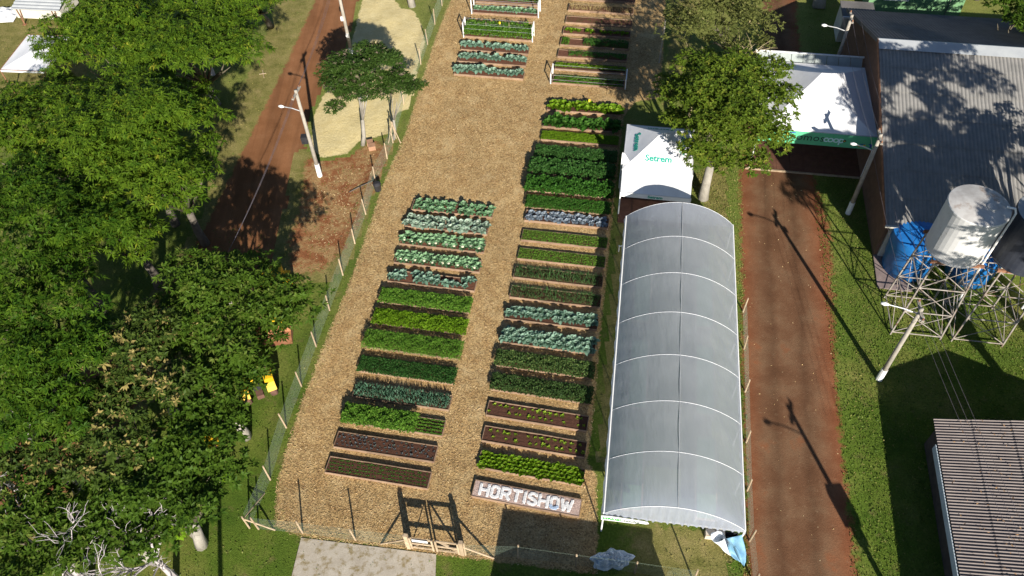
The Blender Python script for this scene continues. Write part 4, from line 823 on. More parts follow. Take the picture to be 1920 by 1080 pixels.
# lean-to and tank bin at the near left corner
bx = thing('open_bin', 'open cream concrete bin beside the near left corner of the long shed', 'bin', G3(1636, 430), SA)
for c, d in (((.06, 1.1, .6), (.12, 2.2, 1.2)), ((1.0, .06, .6), (1.75, .12, 1.2)), ((1.0, 2.14, .6), (1.75, .12, 1.2)), ((1.0, 1.1, .15), (1.7, 1.95, .1))): MB().box(c, d).build('bin_wall', M['cwall'], bx)
mt = thing('plywood_sheet', 'plywood sheet lying by the near left corner of the long shed', 'plywood', G3(1665, 438, .35), SA+.1); MB().box((0, 0, 0), (1.7, 1.1, .05)).build('board', M['post'], mt)
for sx in (-.7, .7): MB().box((sx, 0, -.19), (.08, .9, .32)).build('leg', M['plank'], mt)
pd = thing('ground_deck', 'purple-brown deck slab under the left blue tank', 'deck', G3(1651, 545), SA-.02)
for i in range(4): MB().box((.9+0, .55+i*.78, .06), (2.2, .76, .08)).build('deck_board', M['pad'], pd)
# annex seen behind the shed's far left end
an = thing('small_annex', 'low grey annex with white rim at the far left end of the long shed', 'building', G3(1567, 78), SA)
MB().box((1.3, 1.2, 1.2), (2.6, 2.4, 2.4)).build('wall', M['cwall'], an); MB().box((1.3, 1.2, 2.46), (2.8, 2.6, .1)).build('roof_slab', M['roofdark'], an); MB().box((1.3, -.15, 2.5), (2.9, .1, .16)).build('roof_rim', M['white'], an)
# green building at the top right
gbp = G3(1622, 22); gl = 8.2; gbd = thing('green_house', 'light green building with green shutters behind the long shed', 'building', (gbp.x, gbp.y, 0), R_(-10))
MB().box((gl/2, 3, 1.9), (gl, 6, 3.8)).build('wall', M['gwall'], gbd)
MB().add([(-.5, -.5, 3.8), (gl+.5, -.5, 3.8), (gl+.5, 6.5, 3.8), (-.5, 6.5, 3.8), (-.5, 3, 5.2), (gl+.5, 3, 5.2)], [(0, 1, 5, 4), (2, 3, 4, 5), (0, 4, 3), (1, 2, 5), (0, 3, 2, 1)]).build('roof', M['roofdark'], gbd)
wf = MB(); [wf.box(c, d) for c, d in (((2.3, -.03, 1.32), (2.2, .08, .1)), ((2.3, -.03, 2.78), (2.2, .08, .1)), ((1.25, -.03, 2.05), (.1, .08, 1.36)), ((3.35, -.03, 2.05), (.1, .08, 1.36)))]
wfo = wf.build('window_frame', M['white'], gbd)
for i in range(2):
    sho = MB().box((1.8+i*1.0, -.025, 2.05), (.97, .05, 1.34)).build('shutter', M['gshut'], gbd)
    for k_ in range(7): MB().box((1.8+i*1.0, -.06, 1.5+k_*.18), (.8, .03, .09)).build('louvre', M['gshut'], sho)
MB().path([(6.9, -.1, 0), (6.9, -.1, 3.8)], .04, 6).build('drain_pipe', M['roofdark'], gbd)
# corrugated roof building at lower right
hz = 2.3; r0 = G3(1750, 785, hz); r1 = G3(1800, 1079, hz); d_ = (r1-r0).normalized(); BRL = 15.0; rn = Vector((-d_.y, d_.x, 0)); rn = rn if rn.x > 0 else -rn; RS = 5.5; RH = 1.3
br = thing('ribbed_roof_house', 'low building with a pinkish ribbed roof at the lower right corner', 'building', (0, 0, 0))
top_ = r0+rn*RS+EZ*RH
corrugated('roof_sheet', r0, d_, top_-r0, BRL, (top_-r0).length, .172, .046, M['roofpink'], br, 3, .1)
f2 = r0+rn*RS*2; corrugated('far_roof_sheet', f2, d_, top_-f2, BRL, (top_-f2).length, .177, .03, M['roofpink'], br, 1)
i0, i1, i2, i3 = r0+rn*.35+d_*.3, r0+rn*.35+d_*(BRL-.3), f2-rn*.35+d_*(BRL-.3), f2-rn*.35+d_*.3
for a, b in ((i0, i1), (i2, i3)): MB().beam(Vector((a.x, a.y, hz/2)), Vector((b.x, b.y, hz/2)), .15, hz).build('side_wall', M['dwall'], br)
for a, b in ((i0, i3), (i1, i2)):
    m_ = (a+b)/2; V = [Vector((a.x, a.y, 0)), Vector((b.x, b.y, 0)), Vector((b.x, b.y, hz)), Vector((m_.x, m_.y, hz+RH-.1)), Vector((a.x, a.y, hz))]; MB().add(V+[v+d_*.12 for v in V], [(0, 1, 2, 3, 4), (9, 8, 7, 6, 5), (0, 5, 6, 1)]).build('gable_wall', M['cwall'], br)
MB().beam(r0-rn*.07+d_*1.6-EZ*.3, r0-rn*.07+d_*BRL-EZ*.3, .05, .5).build('fascia', M['fascia'], br)
kk = 130; U_ = rng.uniform(.1, 9, kk); W_ = np.abs(rng.normal(2.4, 1.3, kk)); W_ = np.clip(W_, .1, RS-.2); PP = np.array(r0)[None]+np.outer(U_, np.array(d_))+np.outer(W_, np.array(rn)); PP[:, 2] += W_/RS*RH+.07
V, T, k = leaves(PP, rdir(kk, -.1, .2), rdir(kk, .5, 1.), rng.uniform(.08, .22, kk), rng.uniform(.03, .07, kk), .1, .1); o = stuff(link('leaf_litter', np_mesh('leaf_litter', V, T, M['chip'], np.repeat(rng.random(kk)*.2, k)))); tag(o, 'dry leaf litter lying on the ribbed lower right roof', 'leaf litter')
# building just outside the lower edge whose shadow falls on the mulch
ob = thing('front_hall', 'hall standing just outside the lower edge, casting the dark shadow by the HORTISHOW bed', 'building', (-.0, 0, 0))
o0 = Vector((.35, 11.9, 0)); W8 = 7.9; dp = 6.
MB().box(o0+EX*W8/2-EY*dp/2+EZ*1.5, (W8, dp, 3.0), (EX, EY, EZ)).build('wall', M['cwall'], ob); MB().box(o0+EX*W8/2-EY*dp/2+EZ*3.06, (W8+.3, dp+.3, .12), (EX, EY, EZ)).build('roof_slab', M['roofdark'], ob)
# shed on legs at the upper left
ul = G3(20, 17, 1.6); ue = G3(110, 21, 1.6); sl_ = thing('raised_kiosk', 'pale ribbed trailer roof on thin legs at the upper left edge', 'kiosk', (ul.x, ul.y, 0), math.atan2(ue.y-ul.y, ue.x-ul.x)); kl = (ue-ul).length
corrugated('roof_sheet', (0, 0, 1.6), (0, 1, .25), (1, 0, 0), 3.6, kl, .4, .035, M['ridge'], sl_, 1)
MB().box((kl/2, 1.7, 1.0), (kl-.1, 3., .9)).build('body', M['cwall'], sl_)
for x in (.6, kl-.7): MB().path([(x-.15, .1, 1.5), (x, -.05, .02)], .04, 5).build('leg', M['rustbrown'], sl_); MB().path([(x+.2, .1, 1.5), (x, -.05, .02)], .04, 5).build('leg', M['rustbrown'], sl_); MB().box((x, -.05, .03), (.35, .3, .05)).build('foot', M['rustbrown'], sl_)
tpq = G3(4, 30)
def tarp2(u, v): return tpq+Vector(((u-.5)*3.2, (v-.5)*2.6, .1+.5*math.sin(u*3.1)*math.sin(v*3.1)+.12*math.sin(u*19)*math.sin(v*15)))
tag(cloth('white_sheet_pile', M['canvas'], tarp2, 18, 14, smooth=False), 'crumpled white sheet pile beside the trailer roof at the left edge', 'sheet pile')
sw = thing('swing_frame', 'yellow and orange swing frame behind the trees at the upper left', 'swing', G3(140, 14), -.2)
for x in (0, 2.4):
    for y in (-.8, .8): MB().path([(x, y, 0), (x, 0, 2.3)], .05, 6).build('leg', M['yellow'], sw)
MB().path([(0, 0, 2.3), (2.4, 0, 2.3)], .05, 6).build('top_bar', M['yellow'], sw)
# ------------------------------------------------------------------ water towers and tanks
def tower(cx, cy, z0, r, h, tankm, topm, label, tlabel, tcat='water tank'):
    t = thing('lattice_tower', label, 'tower', (cx, cy, 0), SA); s = 1.42; k = 1.06
    P_ = lambda sx, sy, z: Vector((sx*s*(k-(k-.86)*z/z0), sy*s*(k-(k-.86)*z/z0), z))
    for sx in (-1, 1):
        for sy in (-1, 1): MB().path([P_(sx, sy, 0), P_(sx, sy, z0)], .06, 6).build('leg', M['rustwhite'], t)
    lv = [0.25, 2.3, 4.5, z0-.15]
    for (ax, ay), (bx_, by) in (((-1, -1), (1, -1)), ((1, -1), (1, 1)), ((1, 1), (-1, 1)), ((-1, 1), (-1, -1))):
        for i, z in enumerate(lv):
            MB().path([P_(ax, ay, z), P_(bx_, by, z)], .038, 5).build('girt', M['rustwhite'], t)
            if i < 3:
                MB().path([P_(ax, ay, z), P_(bx_, by, lv[i+1])], .026, 5).build('brace', M['rustwhite'], t); MB().path([P_(bx_, by, z), P_(ax, ay, lv[i+1])], .026, 5).build('brace', M['rustwhite'], t)
    for y in (-1, -.35, .35, 1): MB().box((0, y*1.2, z0-.02), (2.9, .14, .18)).build('platform_beam', M['rustbrown'], t)
    q = thing('water_tank', tlabel, tcat, (cx, cy, z0+.08), SA)
    MB().lathe((0, 0, 0), [(.001, 0), (r, 0), (r, .06), (r+.025, .07), (r+.025, .12), (r, .13), (r, h-.16), (r+.03, h-.15), (r+.03, h-.05), (r, h)], 40).build('shell', tankm, q, smooth=False)
    MB().lathe((0, 0, 0), [(r, h), (r*.6, h+.12), (.001, h+.22)], 40).build('lid', topm, q, smooth=True)
    MB().lathe((.5, -.3, h+.1), [(.26, 0), (.26, .14), (.001, .16)], 14).build('hatch', topm, q)
    MB().path([(r+.12, -.5, -4), (r+.12, -.5, h+.05), (r+.0, -.4, h+.32), (r-.4, -.3, h+.3)], .06, 7).build('pipe', M['white'], q)
    for i in range(5): MB().box((0, 0, 0), (.02, .02, .01)) 
    return t, q
tower(25.75, 29.9, 6.75, 1.6, 3.5, M['tank'], M['tankrust'], 'rusty white lattice tower carrying the white water tank', 'white cylindrical water tank with a rusty streaked lid on the lattice tower')
tw2, dk = tower(29.35, 29.15, 6.6, 1.62, 3.5, M['tankdark'], M['ridge'], 'rusty lattice tower carrying the dark tank at the right edge', 'dark painted water tank at the right edge beside the white one')
for p, r, h, lb in ((Vector((26.75, 34.2, .1)), 1.72, 3.3, 'blue cylindrical tank left of the white tower, standing on the deck'), (Vector((30.6, 33.3, .1)), 1.6, 2.7, 'lower blue tank under the lattice towers')):
    t = thing('blue_tank', lb, 'tank', p)
    MB().lathe((0, 0, 0), [(.001, 0), (r*.86, 0), (r*.9, h*.3), (r*.93, h*.32), (r*.95, h*.6), (r*.98, h*.62), (r, h-.1), (r, h)], 36).build('shell', M['tankblue'], t, smooth=True)
    MB().lathe((0, 0, 0), [(r+.06, h-.08), (r+.06, h+.02), (r*.8, h+.14), (r*.35, h+.26), (.3, h+.3), (.3, h+.36), (.001, h+.38)], 36).build('lid', M['tankblue'], t, smooth=False)
    for k_ in range(8): a = k_*math.pi/4; MB().beam((.35*math.cos(a), .35*math.sin(a), h+.3), (r*.95*math.cos(a), r*.95*math.sin(a), h+.08), .09, .06).build('lid_rib', M['tankblue'], t)
# ------------------------------------------------------------------ light poles and wires
def pole(label, base, top_off, h, lamp=None, r=(.17, .11), extras=(), m='wood', white=True, name='light_pole'):
    b = Vector((base[0], base[1], 0)); t = thing(name, label, 'pole', b, 0); tp = Vector((top_off[0], top_off[1], h))
    MB().path([(0, 0, 0), tp*.5, tp], [r[0], (r[0]+r[1])/2, r[1]], 10).build('shaft', M[m], t, smooth=True)
    if white: MB().path([(0, 0, 0), tp*.155], [r[0]+.03, r[0]+.015], 10).build('painted_base', M['white'], t)
    MB().box(tp*.97, (.16, 1.5, .1), (EX, EY, EZ)).build('cross_arm', M['wood'], t)
    for s in (-.65, 0, .65): MB().lathe(tp*.97+EY*s+EZ*.06, [(.05, 0), (.06, .06), (.03, .14), (.001, .15)], 8).build('insulator', M['rustbrown'], t)
    if lamp:
        a, zf, L = lamp; p = tp*zf; d = Vector((math.cos(a), math.sin(a), 0)); e = p+d*L+EZ*.25
        MB().path([p, p+d*L*.5+EZ*.2, e], .035, 6).build('lamp_arm', M['metal'], t)
        MB().path([e-d*.06, e+d*.14, e+d*.34], [.06, .12, .07], 9).build('lamp_head', M['white'], t, smooth=True)
    for z, d, dim, mm, nm in extras: MB().box(tp*z+Vector(d), dim).build(nm, M[mm], t)
    return t, b+tp
WEST = math.pi-.25
p1, T1 = pole('grey light pole with white painted base beside the pale shavings, left road', G(600, 330), (.05, 0), 8.1, (WEST, .77, 1.35), extras=[(.46, (-.35, .0, 0), (.45, .45, .62), 'black', 'speaker_box')])
p2, T2 = pole('light pole behind the small tree with white boxes on its shaft, top left road', G(662, 112), (0, 0), 8.1, (WEST, .86, 1.7), extras=[(.52, (-.15, -.12, 0), (.22, .2, .35), 'white', 'junction_box'), (.32, (.0, -.2, 0), (.22, .2, .3), 'white', 'junction_box')])
p3, T3 = pole('light pole with white base at the corner of the event tent and long shed', G(1590, 400), (0, .05), 7.3, (WEST-.15, .8, 1.25))
p4, T4 = pole('light pole with white base on the grass below the water towers', G(1648, 711), (0, 0), 7.1, (WEST-.1, .93, 1.7), extras=[(.9, (.2, -.1, 0), (.2, .2, .25), 'white', 'junction_box')])
g5 = G(1598, 28, 7.2); p5, T5 = pole('light pole at the far left end of the long shed', g5, (0, 0), 7.2, (WEST-.1, .8, 1.6))
p6, T6 = pole('pole with transformer just outside the lower right edge, shading the road', (19.75, 7.1), (0, 0), 8.4, (WEST, .88, 1.7), extras=[(.6, (0, .35, 0), (.9, .6, 1.0), 'metal', 'transformer'), (.52, (0, .3, -.2), (.5, .4, .4), 'metal', 'transformer_box')])
p7, T7 = pole('plain pole just outside the lower left edge, shading the grass', (-14.15, 5.6), (0, 0), 7.5)
p8, T8 = pole('plain pole hidden under the trees where the left road wires come down', G(405, 512, 7.2), (0, 0), 7.2, white=False)
def wire(a, b, sag, label, r=.008, m='wire', group='overhead wires'):
    pts = [a.lerp(b, i/14)-EZ*sag*4*(i/14)*(1-i/14) for i in range(15)]; tag(MB().path(pts, r, 4).build('overhead_wire', M[m], None), label, 'wire', group)
for o_, w_ in ((-.65, 'nearest of three'), (0, 'middle of three'), (.65, 'farthest of three')):
    wire(T1+EY*o_-EZ*.1, T8+EY*o_-EZ*.1, .5, 'thin wire sagging over the shaded left road, '+w_, group='wires over the shaded left road'); wire(T2+EY*o_-EZ*.1, T1+EY*o_-EZ*.1, .5, 'thin overhead wire between the two left road poles, '+w_, group='wires between the left poles')
    wire(T3+EX*o_-EZ*.1, T5+EX*o_-EZ*.1, .4, 'thin overhead wire along the side of the long shed, '+w_, group='wires beside the long shed'); wire(T4+EX*o_-EZ*.1, T3+EX*o_-EZ*.1, .4, 'thin overhead wire between the two right poles, '+w_, group='wires between the right poles')
    wire(T4+EX*o_*.6-EZ*.1, Vector((21.8+o_*.6, 8, 7.5)), .3, 'thin wire above the shaded grass at lower right, '+w_, group='wires over the lower right grass')
# ------------------------------------------------------------------ small things by the left trees
tag(MB().lathe((0, 0, 0), [(.001, 0), (.24, 0), (.3, .65), (.32, .67), (.3, .72), (.16, .82), (.001, .84)], 10).build('waste_bin', M['black'], None, G3(709, 357)), 'black lidded waste bin by the fence left of the mulch', 'bin')
blk = thing('concrete_block_seat', 'pair of brown concrete blocks under the small tree', 'blocks', G3(698, 279), .2)
MB().box((0, 0, .2), (.55, .5, .4)).build('block', M['terra'], blk); MB().box((-.08, .56, .18), (.5, .45, .36)).build('block', M['terra'], blk)
sgp = thing('stake_frame', 'slanted stake frame leaning on the small second tree', 'stakes', G3(740, 268))
for a, b in (((-.5, 0, 0), (.1, .1, 2.0)), ((.5, -.1, 0), (0, .1, 2.1)), ((.1, .5, 0), (.05, .1, 1.9))): MB().path([a, b], .045, 6).build('stake', M['post'], sgp)
stk = thing('stick_pile', 'fallen stick on the grass verge of the left road', 'stick', G3(497, 140))
MB().path([(0, -.5, .04), (-.3, .6, .06)], .035, 5).build('stick', M['post'], stk); MB().path([(-.5, 0, .08), (.1, .1, .07)], .03, 5).build('stick', M['post'], stk)
tb = thing('fallen_branch', 'broken T-shaped branch lying by the left fence', 'branch', G3(678, 352), .3)
MB().path([(-1., -.2, .06), (0, .1, .1), (1.0, .35, .08)], [.04, .05, .03], 5).build('stick', M['trunk'], tb)
tap = thing('water_tap', 'small white water tap standing left of the greenhouse', 'tap', G3(1160, 472)); MB().path([(0, 0, 0), (0, 0, .55), (.2, 0, .62)], .025, 6).build('pipe', M['white'], tap); MB().box((.0, 0, .6), (.1, .1, .08)).build('valve', M['metal'], tap)
# ------------------------------------------------------------------ machines under the trees
def wheel(parent, x, y, r, wd):
    ax = (Vector((1, 0, 0)), Vector((0, 0, 1)), Vector((0, 1, 0)))
    ty = MB().lathe((x, y-wd/2, r), [(r*.55, 0), (r*.9, 0), (r, wd*.2), (r, wd*.8), (r*.9, wd), (r*.55, wd)], 22, ax).build('wheel', M['tyre'], parent, smooth=False)
    MB().lathe((x, y-wd/2, r), [(.001, wd*.25), (r*.3, wd*.2), (r*.55, wd*.05), (r*.55, wd*.95), (r*.3, wd*.8), (.001, wd*.75)], 18, ax).build('rim', M['yellow'], ty)
def backhoe(p, rz, label):
    t = thing('wheel_loader', label, 'loader', p, rz)
    for x, r in ((.9, .62), (3.2, .62)):
        for y in (-.85, .85): wheel(t, x, y, r, .42)
    MB().box((2.1, 0, .85), (3.8, .9, .5)).build('chassis', M['yellow'], t); MB().box((.85, 0, 1.4), (1.7, 1.1, .65)).build('hood', M['yellow'], t)
    cb = MB().box((2.3, 0, 2.1), (1.2, 1.25, 1.45)).build('cab', M['glass'], t); MB().box((2.3, 0, 2.88), (1.35, 1.4, .1)).build('cab_roof', M['yellow'], t)
    for x in (1.72, 2.88):
        for y in (-.6, .6): MB().box((x, y, 2.1), (.09, .09, 1.5)).build('cab_pillar', M['yellow'], cb)
    for y in (-.55, .55): MB().path([(2.9, y, 1.3), (3.7, y, 1.25), (4.6, y, .55)], .1, 6).build('lift_arm', M['yellow'], t)
    MB().add([(4.5, s*1.1, z) for s in (-1, 1) for z in ()]+[(4.5, -1.1, .9), (4.5, -1.1, .12), (5.5, -1.1, .06), (5.3, -1.1, .45), (4.5, 1.1, .9), (4.5, 1.1, .12), (5.5, 1.1, .06), (5.3, 1.1, .45)], [(0, 1, 5, 4), (1, 2, 6, 5), (0, 3, 2, 1), (4, 5, 6, 7)]).build('bucket', M['bucket'], t)
    for y in (-.85, .85): MB().box((.9, y, 1.36), (1.2, .45, .08)).build('fender', M['yellow'], t)
    return t
def tractor(p, rz, label):
    t = thing('farm_tractor', label, 'tractor', p, rz)
    for y in (-.8, .8): wheel(t, 0, y, .78, .42); wheel(t, 2.1, y*.8, .42, .26)
    MB().box((1.4, 0, 1.0), (1.9, .62, .6)).build('hood', M['yellow'], t); MB().box((.5, 0, .75), (2.4, .42, .35)).build('chassis', M['tyre'], t)
    for y in (-.8, .8):
        V, F = [], []
        for i in range(9):
            a = R_(20+i*17); V += [(.92*math.cos(a), y-.27, .78+.92*math.sin(a)), (.92*math.cos(a), y+.27, .78+.92*math.sin(a))]
        for i in range(8): F.append((2*i, 2*i+1, 2*i+3, 2*i+2))
        o = MB().add(V, F).build('fender', M['yellow'], t); md = o.modifiers.new('thick', 'SOLIDIFY'); md.thickness = .04
    MB().box((-.15, 0, 1.2), (.5, .5, .12)).build('seat', M['black'], t); MB().box((-.4, 0, 1.45), (.1, .5, .45)).build('seat_back', M['black'], t)
    MB().path([(.65, 0, 1.2), (.4, 0, 1.55)], .03, 5).build('steering_column', M['black'], t); MB().lathe((.38, 0, 1.56), [(.16, 0), (.19, .02), (.2, 0), (.19, -.02), (.16, 0)], 14).build('steering_wheel', M['black'], t)
    MB().path([(1.6, .15, 1.3), (1.6, .15, 1.95)], .04, 6).build('exhaust', M['tyre'], t); return t
lp = G3(524, 528); backhoe(lp, R_(-84), 'yellow wheel loader with a rusty bucket parked under the trees by the left fence')
tractor(G3(491, 740), R_(112), 'yellow tractor with a rust-brown wheel half hidden under the trees')
tractor(G3(408, 822), R_(172), 'second yellow tractor almost covered by the trees beside the grass')
# ------------------------------------------------------------------ trees
def crown_mesh(name, lobes, dens, L, W, nf, m, up_bias=.0, droop=.35, tint=(.45, .2), hi=False, dry=0.):
    parts = []
    for c, r in lobes:
        n = int(dens*4*math.pi*((r[0]*r[1])**1.6/3+2*(r[0]*r[2])**1.6/3)**(1/1.6)*.7); d = rdir(n, -.45, 1.); rad = rng.uniform(.72, 1.04, n)[:, None]
        p = np.array(c)+d*np.array(r)*rad; base = np.clip(rng.normal(tint[0], tint[1]*.7, n), 0, 1)
        if dry: base = np.where(rng.random(n) < dry, 1., base)
        az = rng.uniform(0, 2*np.pi, n)
        for f in range(nf):
            a = az+f*2*np.pi/nf+rng.normal(0, .25, n); el = rng.uniform(-.1, .75, n)+up_bias
            D = unit(np.column_stack([np.cos(a)*np.cos(el), np.sin(a)*np.cos(el), np.sin(el)])+d*.55); Nn = unit(np.array([0, 0, 1.])+d*.5+rng.normal(0, .2, (n, 3)))
            V, T, k = leaves(p, D, Nn, rng.uniform(L[0], L[1], n), rng.uniform(W[0], W[1], n), droop*rng.uniform(.6, 1.4, n), .18, hi); parts.append((V, T, np.repeat(np.clip(base+rng.normal(0, .1, n), 0, 1), k)))
    V, T, t = joinlv(parts); return np_mesh(name, V, T, M[m], t)
def tree(name, label, base, cpx, zc, rad, kind, seed, *a_, extra=(), **k_):
    return tree_(name, label, base, cpx, zc, rad, kind, seed, extra, *a_, **k_)
def tree_(name, label, base, cpx, zc, rad, kind, seed, extra, nl=13, trunk_m='trunk', tr=.28, group=None, gap=.0, forks=None, lobe=.42):
    rs = random.Random(seed); global rng; rng = np.random.default_rng(seed)
    cx, cy = G(*cpx, zc) if not isinstance(cpx, Vector) else (cpx.x, cpx.y); b = Vector((*(G(*base) if not isinstance(base, Vector) else (base.x, base.y)), 0)) if base else Vector((cx+rs.uniform(-.4, .4), cy+rs.uniform(-.4, .4), 0))
    t = thing(name, label, 'tree', b, 0, group); rx, ry, rz = rad; lobes = []
    for i in range(nl):
        if i == 0: off = Vector((0, 0, .5))
        else:
            a = i*2.399+rs.uniform(-.3, .3); rr = math.sqrt(i/nl)*.86; off = Vector((math.cos(a)*rr, math.sin(a)*rr, (1-rr*rr)*.62+rs.uniform(-.4, .3)))
        lr = lobe*rs.uniform(.62, 1.2); lobes.append(((cx-b.x+off.x*rx, cy-b.y+off.y*ry, zc+off.z*rz), (rx*lr, ry*lr, max(rz*lr*.85, .5))))
    for px_, py_, z_, r_ in extra: q_ = G(px_, py_, z_); lobes.append(((q_[0]-b.x, q_[1]-b.y, z_), (r_, r_, r_*.75)))
    subl = []
    for c_, r_ in lobes:
        for k_ in range(7):
            a_, el_ = k_*2.4+rs.uniform(-.4, .4), rs.uniform(-.1, 1.4); d_ = Vector((math.cos(a_)*math.cos(el_), math.sin(a_)*math.cos(el_), math.sin(el_))); q_ = rs.uniform(.38, .58)
            subl.append(((c_[0]+d_.x*r_[0]*.66, c_[1]+d_.y*r_[1]*.66, c_[2]+d_.z*r_[2]*.7), (r_[0]*q_, r_[1]*q_, max(r_[2]*q_*.9, .3))))
    K = {'feather_green': dict(dens=3.7, L=(.28, .5), W=(.06, .11), nf=9, m='lf_feather', tint=(.18, .2), droop=.5), 'feather': dict(dens=3.7, L=(.28, .5), W=(.06, .11), nf=9, m='lf_feather', tint=(.45, .24), droop=.5), 'dark': dict(dens=4.8, L=(.22, .42), W=(.09, .17), nf=6, m='lf_dark', tint=(.45, .22)),
         'mixed': dict(dens=4.2, L=(.24, .46), W=(.08, .16), nf=6, m='lf_mixed', tint=(.4, .2), dry=.14), 'olive': dict(dens=7., L=(.18, .38), W=(.06, .11), nf=5, m='lf_olive', tint=(.42, .26), up_bias=.3),
         'right': dict(dens=8.5, L=(.18, .36), W=(.08, .15), nf=6, m='lf_right', tint=(.52, .28)), 'pink': dict(dens=11., L=(.2, .4), W=(.07, .12), nf=6, m='lf_pink', tint=(.4, .22), dry=.05), 'fine': dict(dens=4.8, L=(.24, .46), W=(.08, .14), nf=7, m='lf_dark', tint=(.6, .25))}[kind]
    link('crown', crown_mesh('crown', subl, **K), t)
    mb = MB(); zt = zc*.42; lm = MB(); lean = Vector((cx-b.x, cy-b.y, 0)); fk = lean*.3+EZ*zt
    mb.path([(0, 0, -.1), lean*.1+EZ*zt*.4+Vector((rs.uniform(-.15, .15), rs.uniform(-.15, .15), 0)), fk], [tr*1.25, tr, tr*.85], 9)
    for i, (c, r) in enumerate(lobes[:forks or nl]):
        e = Vector(c); m1 = fk.lerp(e, .5)+Vector((rs.uniform(-.4, .4), rs.uniform(-.4, .4), -.3+rs.uniform(-.2, .3))); lm.path([fk-EZ*.1, m1, fk.lerp(e, .5).lerp(e, .4)-EZ*.3], [tr*.5, tr*.26, tr*.06], 6)
        for j in range(1 if kind in ('olive', 'mixed') else 0):
            q = e+Vector((rs.uniform(-1, 1)*r[0], rs.uniform(-1, 1)*r[1], rs.uniform(0, .8)*r[2])); lm.path([m1.lerp(e, .5), q], [tr*.14, .02], 4)
    mb.build('trunk', M[trunk_m], t, smooth=True); lm.build('limbs', M[trunk_m if kind == 'pink' else 'limb'], t, smooth=True); return t, lobes, b
gL = 'feathery trees of the left grove'
tree('feathery_tree', 'tall feathery tree at the top of the left grove, overhanging the road verge', (508, 50), (440, 15), 8.0, (4.3, 4.4, 2.8), 'feather', 1, 14, group=gL)
tree('feathery_tree', 'broad feathery tree right of the upper left grove with its trunk showing at the verge', (408, 195), (355, 125), 8.2, (5.0, 4.8, 3.0), 'feather', 2, 15, 'trunkpale', group=gL)
tree('feathery_tree', 'feathery tree beside the small white tent at upper left', None, (205, 105), 7.6, (5.4, 4.8, 2.8), 'feather', 3, 14, group=gL)
tree('feathery_tree', 'feathery tree in the top middle of the left grove', None, (255, 22), 7.6, (5.2, 4.6, 2.8), 'feather', 31, 13, group=gL)
tree('feathery_tree', 'large feathery tree in the heart of the left grove', None, (250, 245), 8.6, (5.6, 5.0, 3.2), 'feather', 4, 15, group=gL)
tree('feathery_tree', 'feathery tree whose lower right edge shades the road', None, (305, 305), 8.0, (4.4, 5.2, 3.0), 'feather', 5, 13, group=gL, extra=[(375, 330, 7.2, 1.5), (330, 375, 7, 1.6), (280, 420, 7, 1.5), (240, 470, 6.6, 1.4)])
tree('feathery_tree', 'feathery tree at the left edge below the small white tent', None, (60, 255), 8.2, (5.6, 5.0, 3.0), 'feather', 6, 14, group=gL)
tree('feathery_tree', 'feathery tree in the middle of the left edge', None, (85, 415), 8.6, (5.0, 4.6, 3.0), 'feather_green', 7, 14, group=gL)
tree('feathery_tree', 'feathery tree just above the dark gap of the left grove', None, (215, 400), 7.6, (3.9, 3.6, 2.8), 'feather', 8, 12, group=gL)
tree('feathery_tree', 'feathery tree at the lower left edge above the bare branches', None, (40, 600), 8.4, (4.6, 4.8, 3.0), 'feather_green', 9, 14, group=gL)
tree('feathery_tree', 'feathery tree deep in the left edge beside the mixed leaf trees', None, (105, 735), 7.2, (3.4, 3.6, 2.6), 'feather_green', 10, 12, group=gL)
tree('shade_tree', 'dense round green tree over the yellow wheel loader', (440, 665), (420, 600), 6.4, (4.9, 4.0, 2.6), 'fine', 11, 15, 'trunkpale', extra=[(497, 628, 5, 1.3), (470, 685, 5, 1.3), (520, 590, 4.8, 1.0), (510, 560, 5., 1.0)])
tree('shade_tree', 'dark tree with yellowing tips left of the yellow tractor', (330, 780), (275, 690), 6.6, (4.6, 4.0, 2.6), 'mixed', 12, 14, 'trunkpale', lobe=.36)
tree('shade_tree', 'dark tree over the hidden second tractor with a pale trunk beside the grass', (462, 818), (405, 745), 5.8, (3.2, 2.7, 2.0), 'dark', 13, 12, 'trunkpale', lobe=.36, extra=[(440, 790, 4.5, 1.1), (395, 800, 5, 1.2)])
tree('shade_tree', 'yellow-tipped tree in the lower middle of the left woodland', None, (215, 820), 6.0, (4.2, 3.4, 2.2), 'mixed', 14, 13, 'trunkpale', lobe=.36)
tree('shade_tree', 'low green tree with thick cut pale trunk near the bottom left grass', (378, 1022), (350, 905), 5.4, (3.3, 2.8, 1.9), 'dark', 15, 13, 'trunkpale', .3)
tree('shade_tree', 'green tree behind the bare branches at the bottom left', None, (225, 985), 4.6, (4.0, 2.6, 1.8), 'dark', 16, 13, 'trunkpale')
tree('shade_tree', 'green tree in the bottom left corner', None, (55, 1020), 4.6, (3.4, 3.0, 2.0), 'fine', 17, 12, 'trunkpale')
tree('shade_tree', 'green tree on the left edge below the feathery trees', None, (85, 850), 4.6, (2.8, 2.2, 1.8), 'mixed', 18, 10, 'trunkpale')
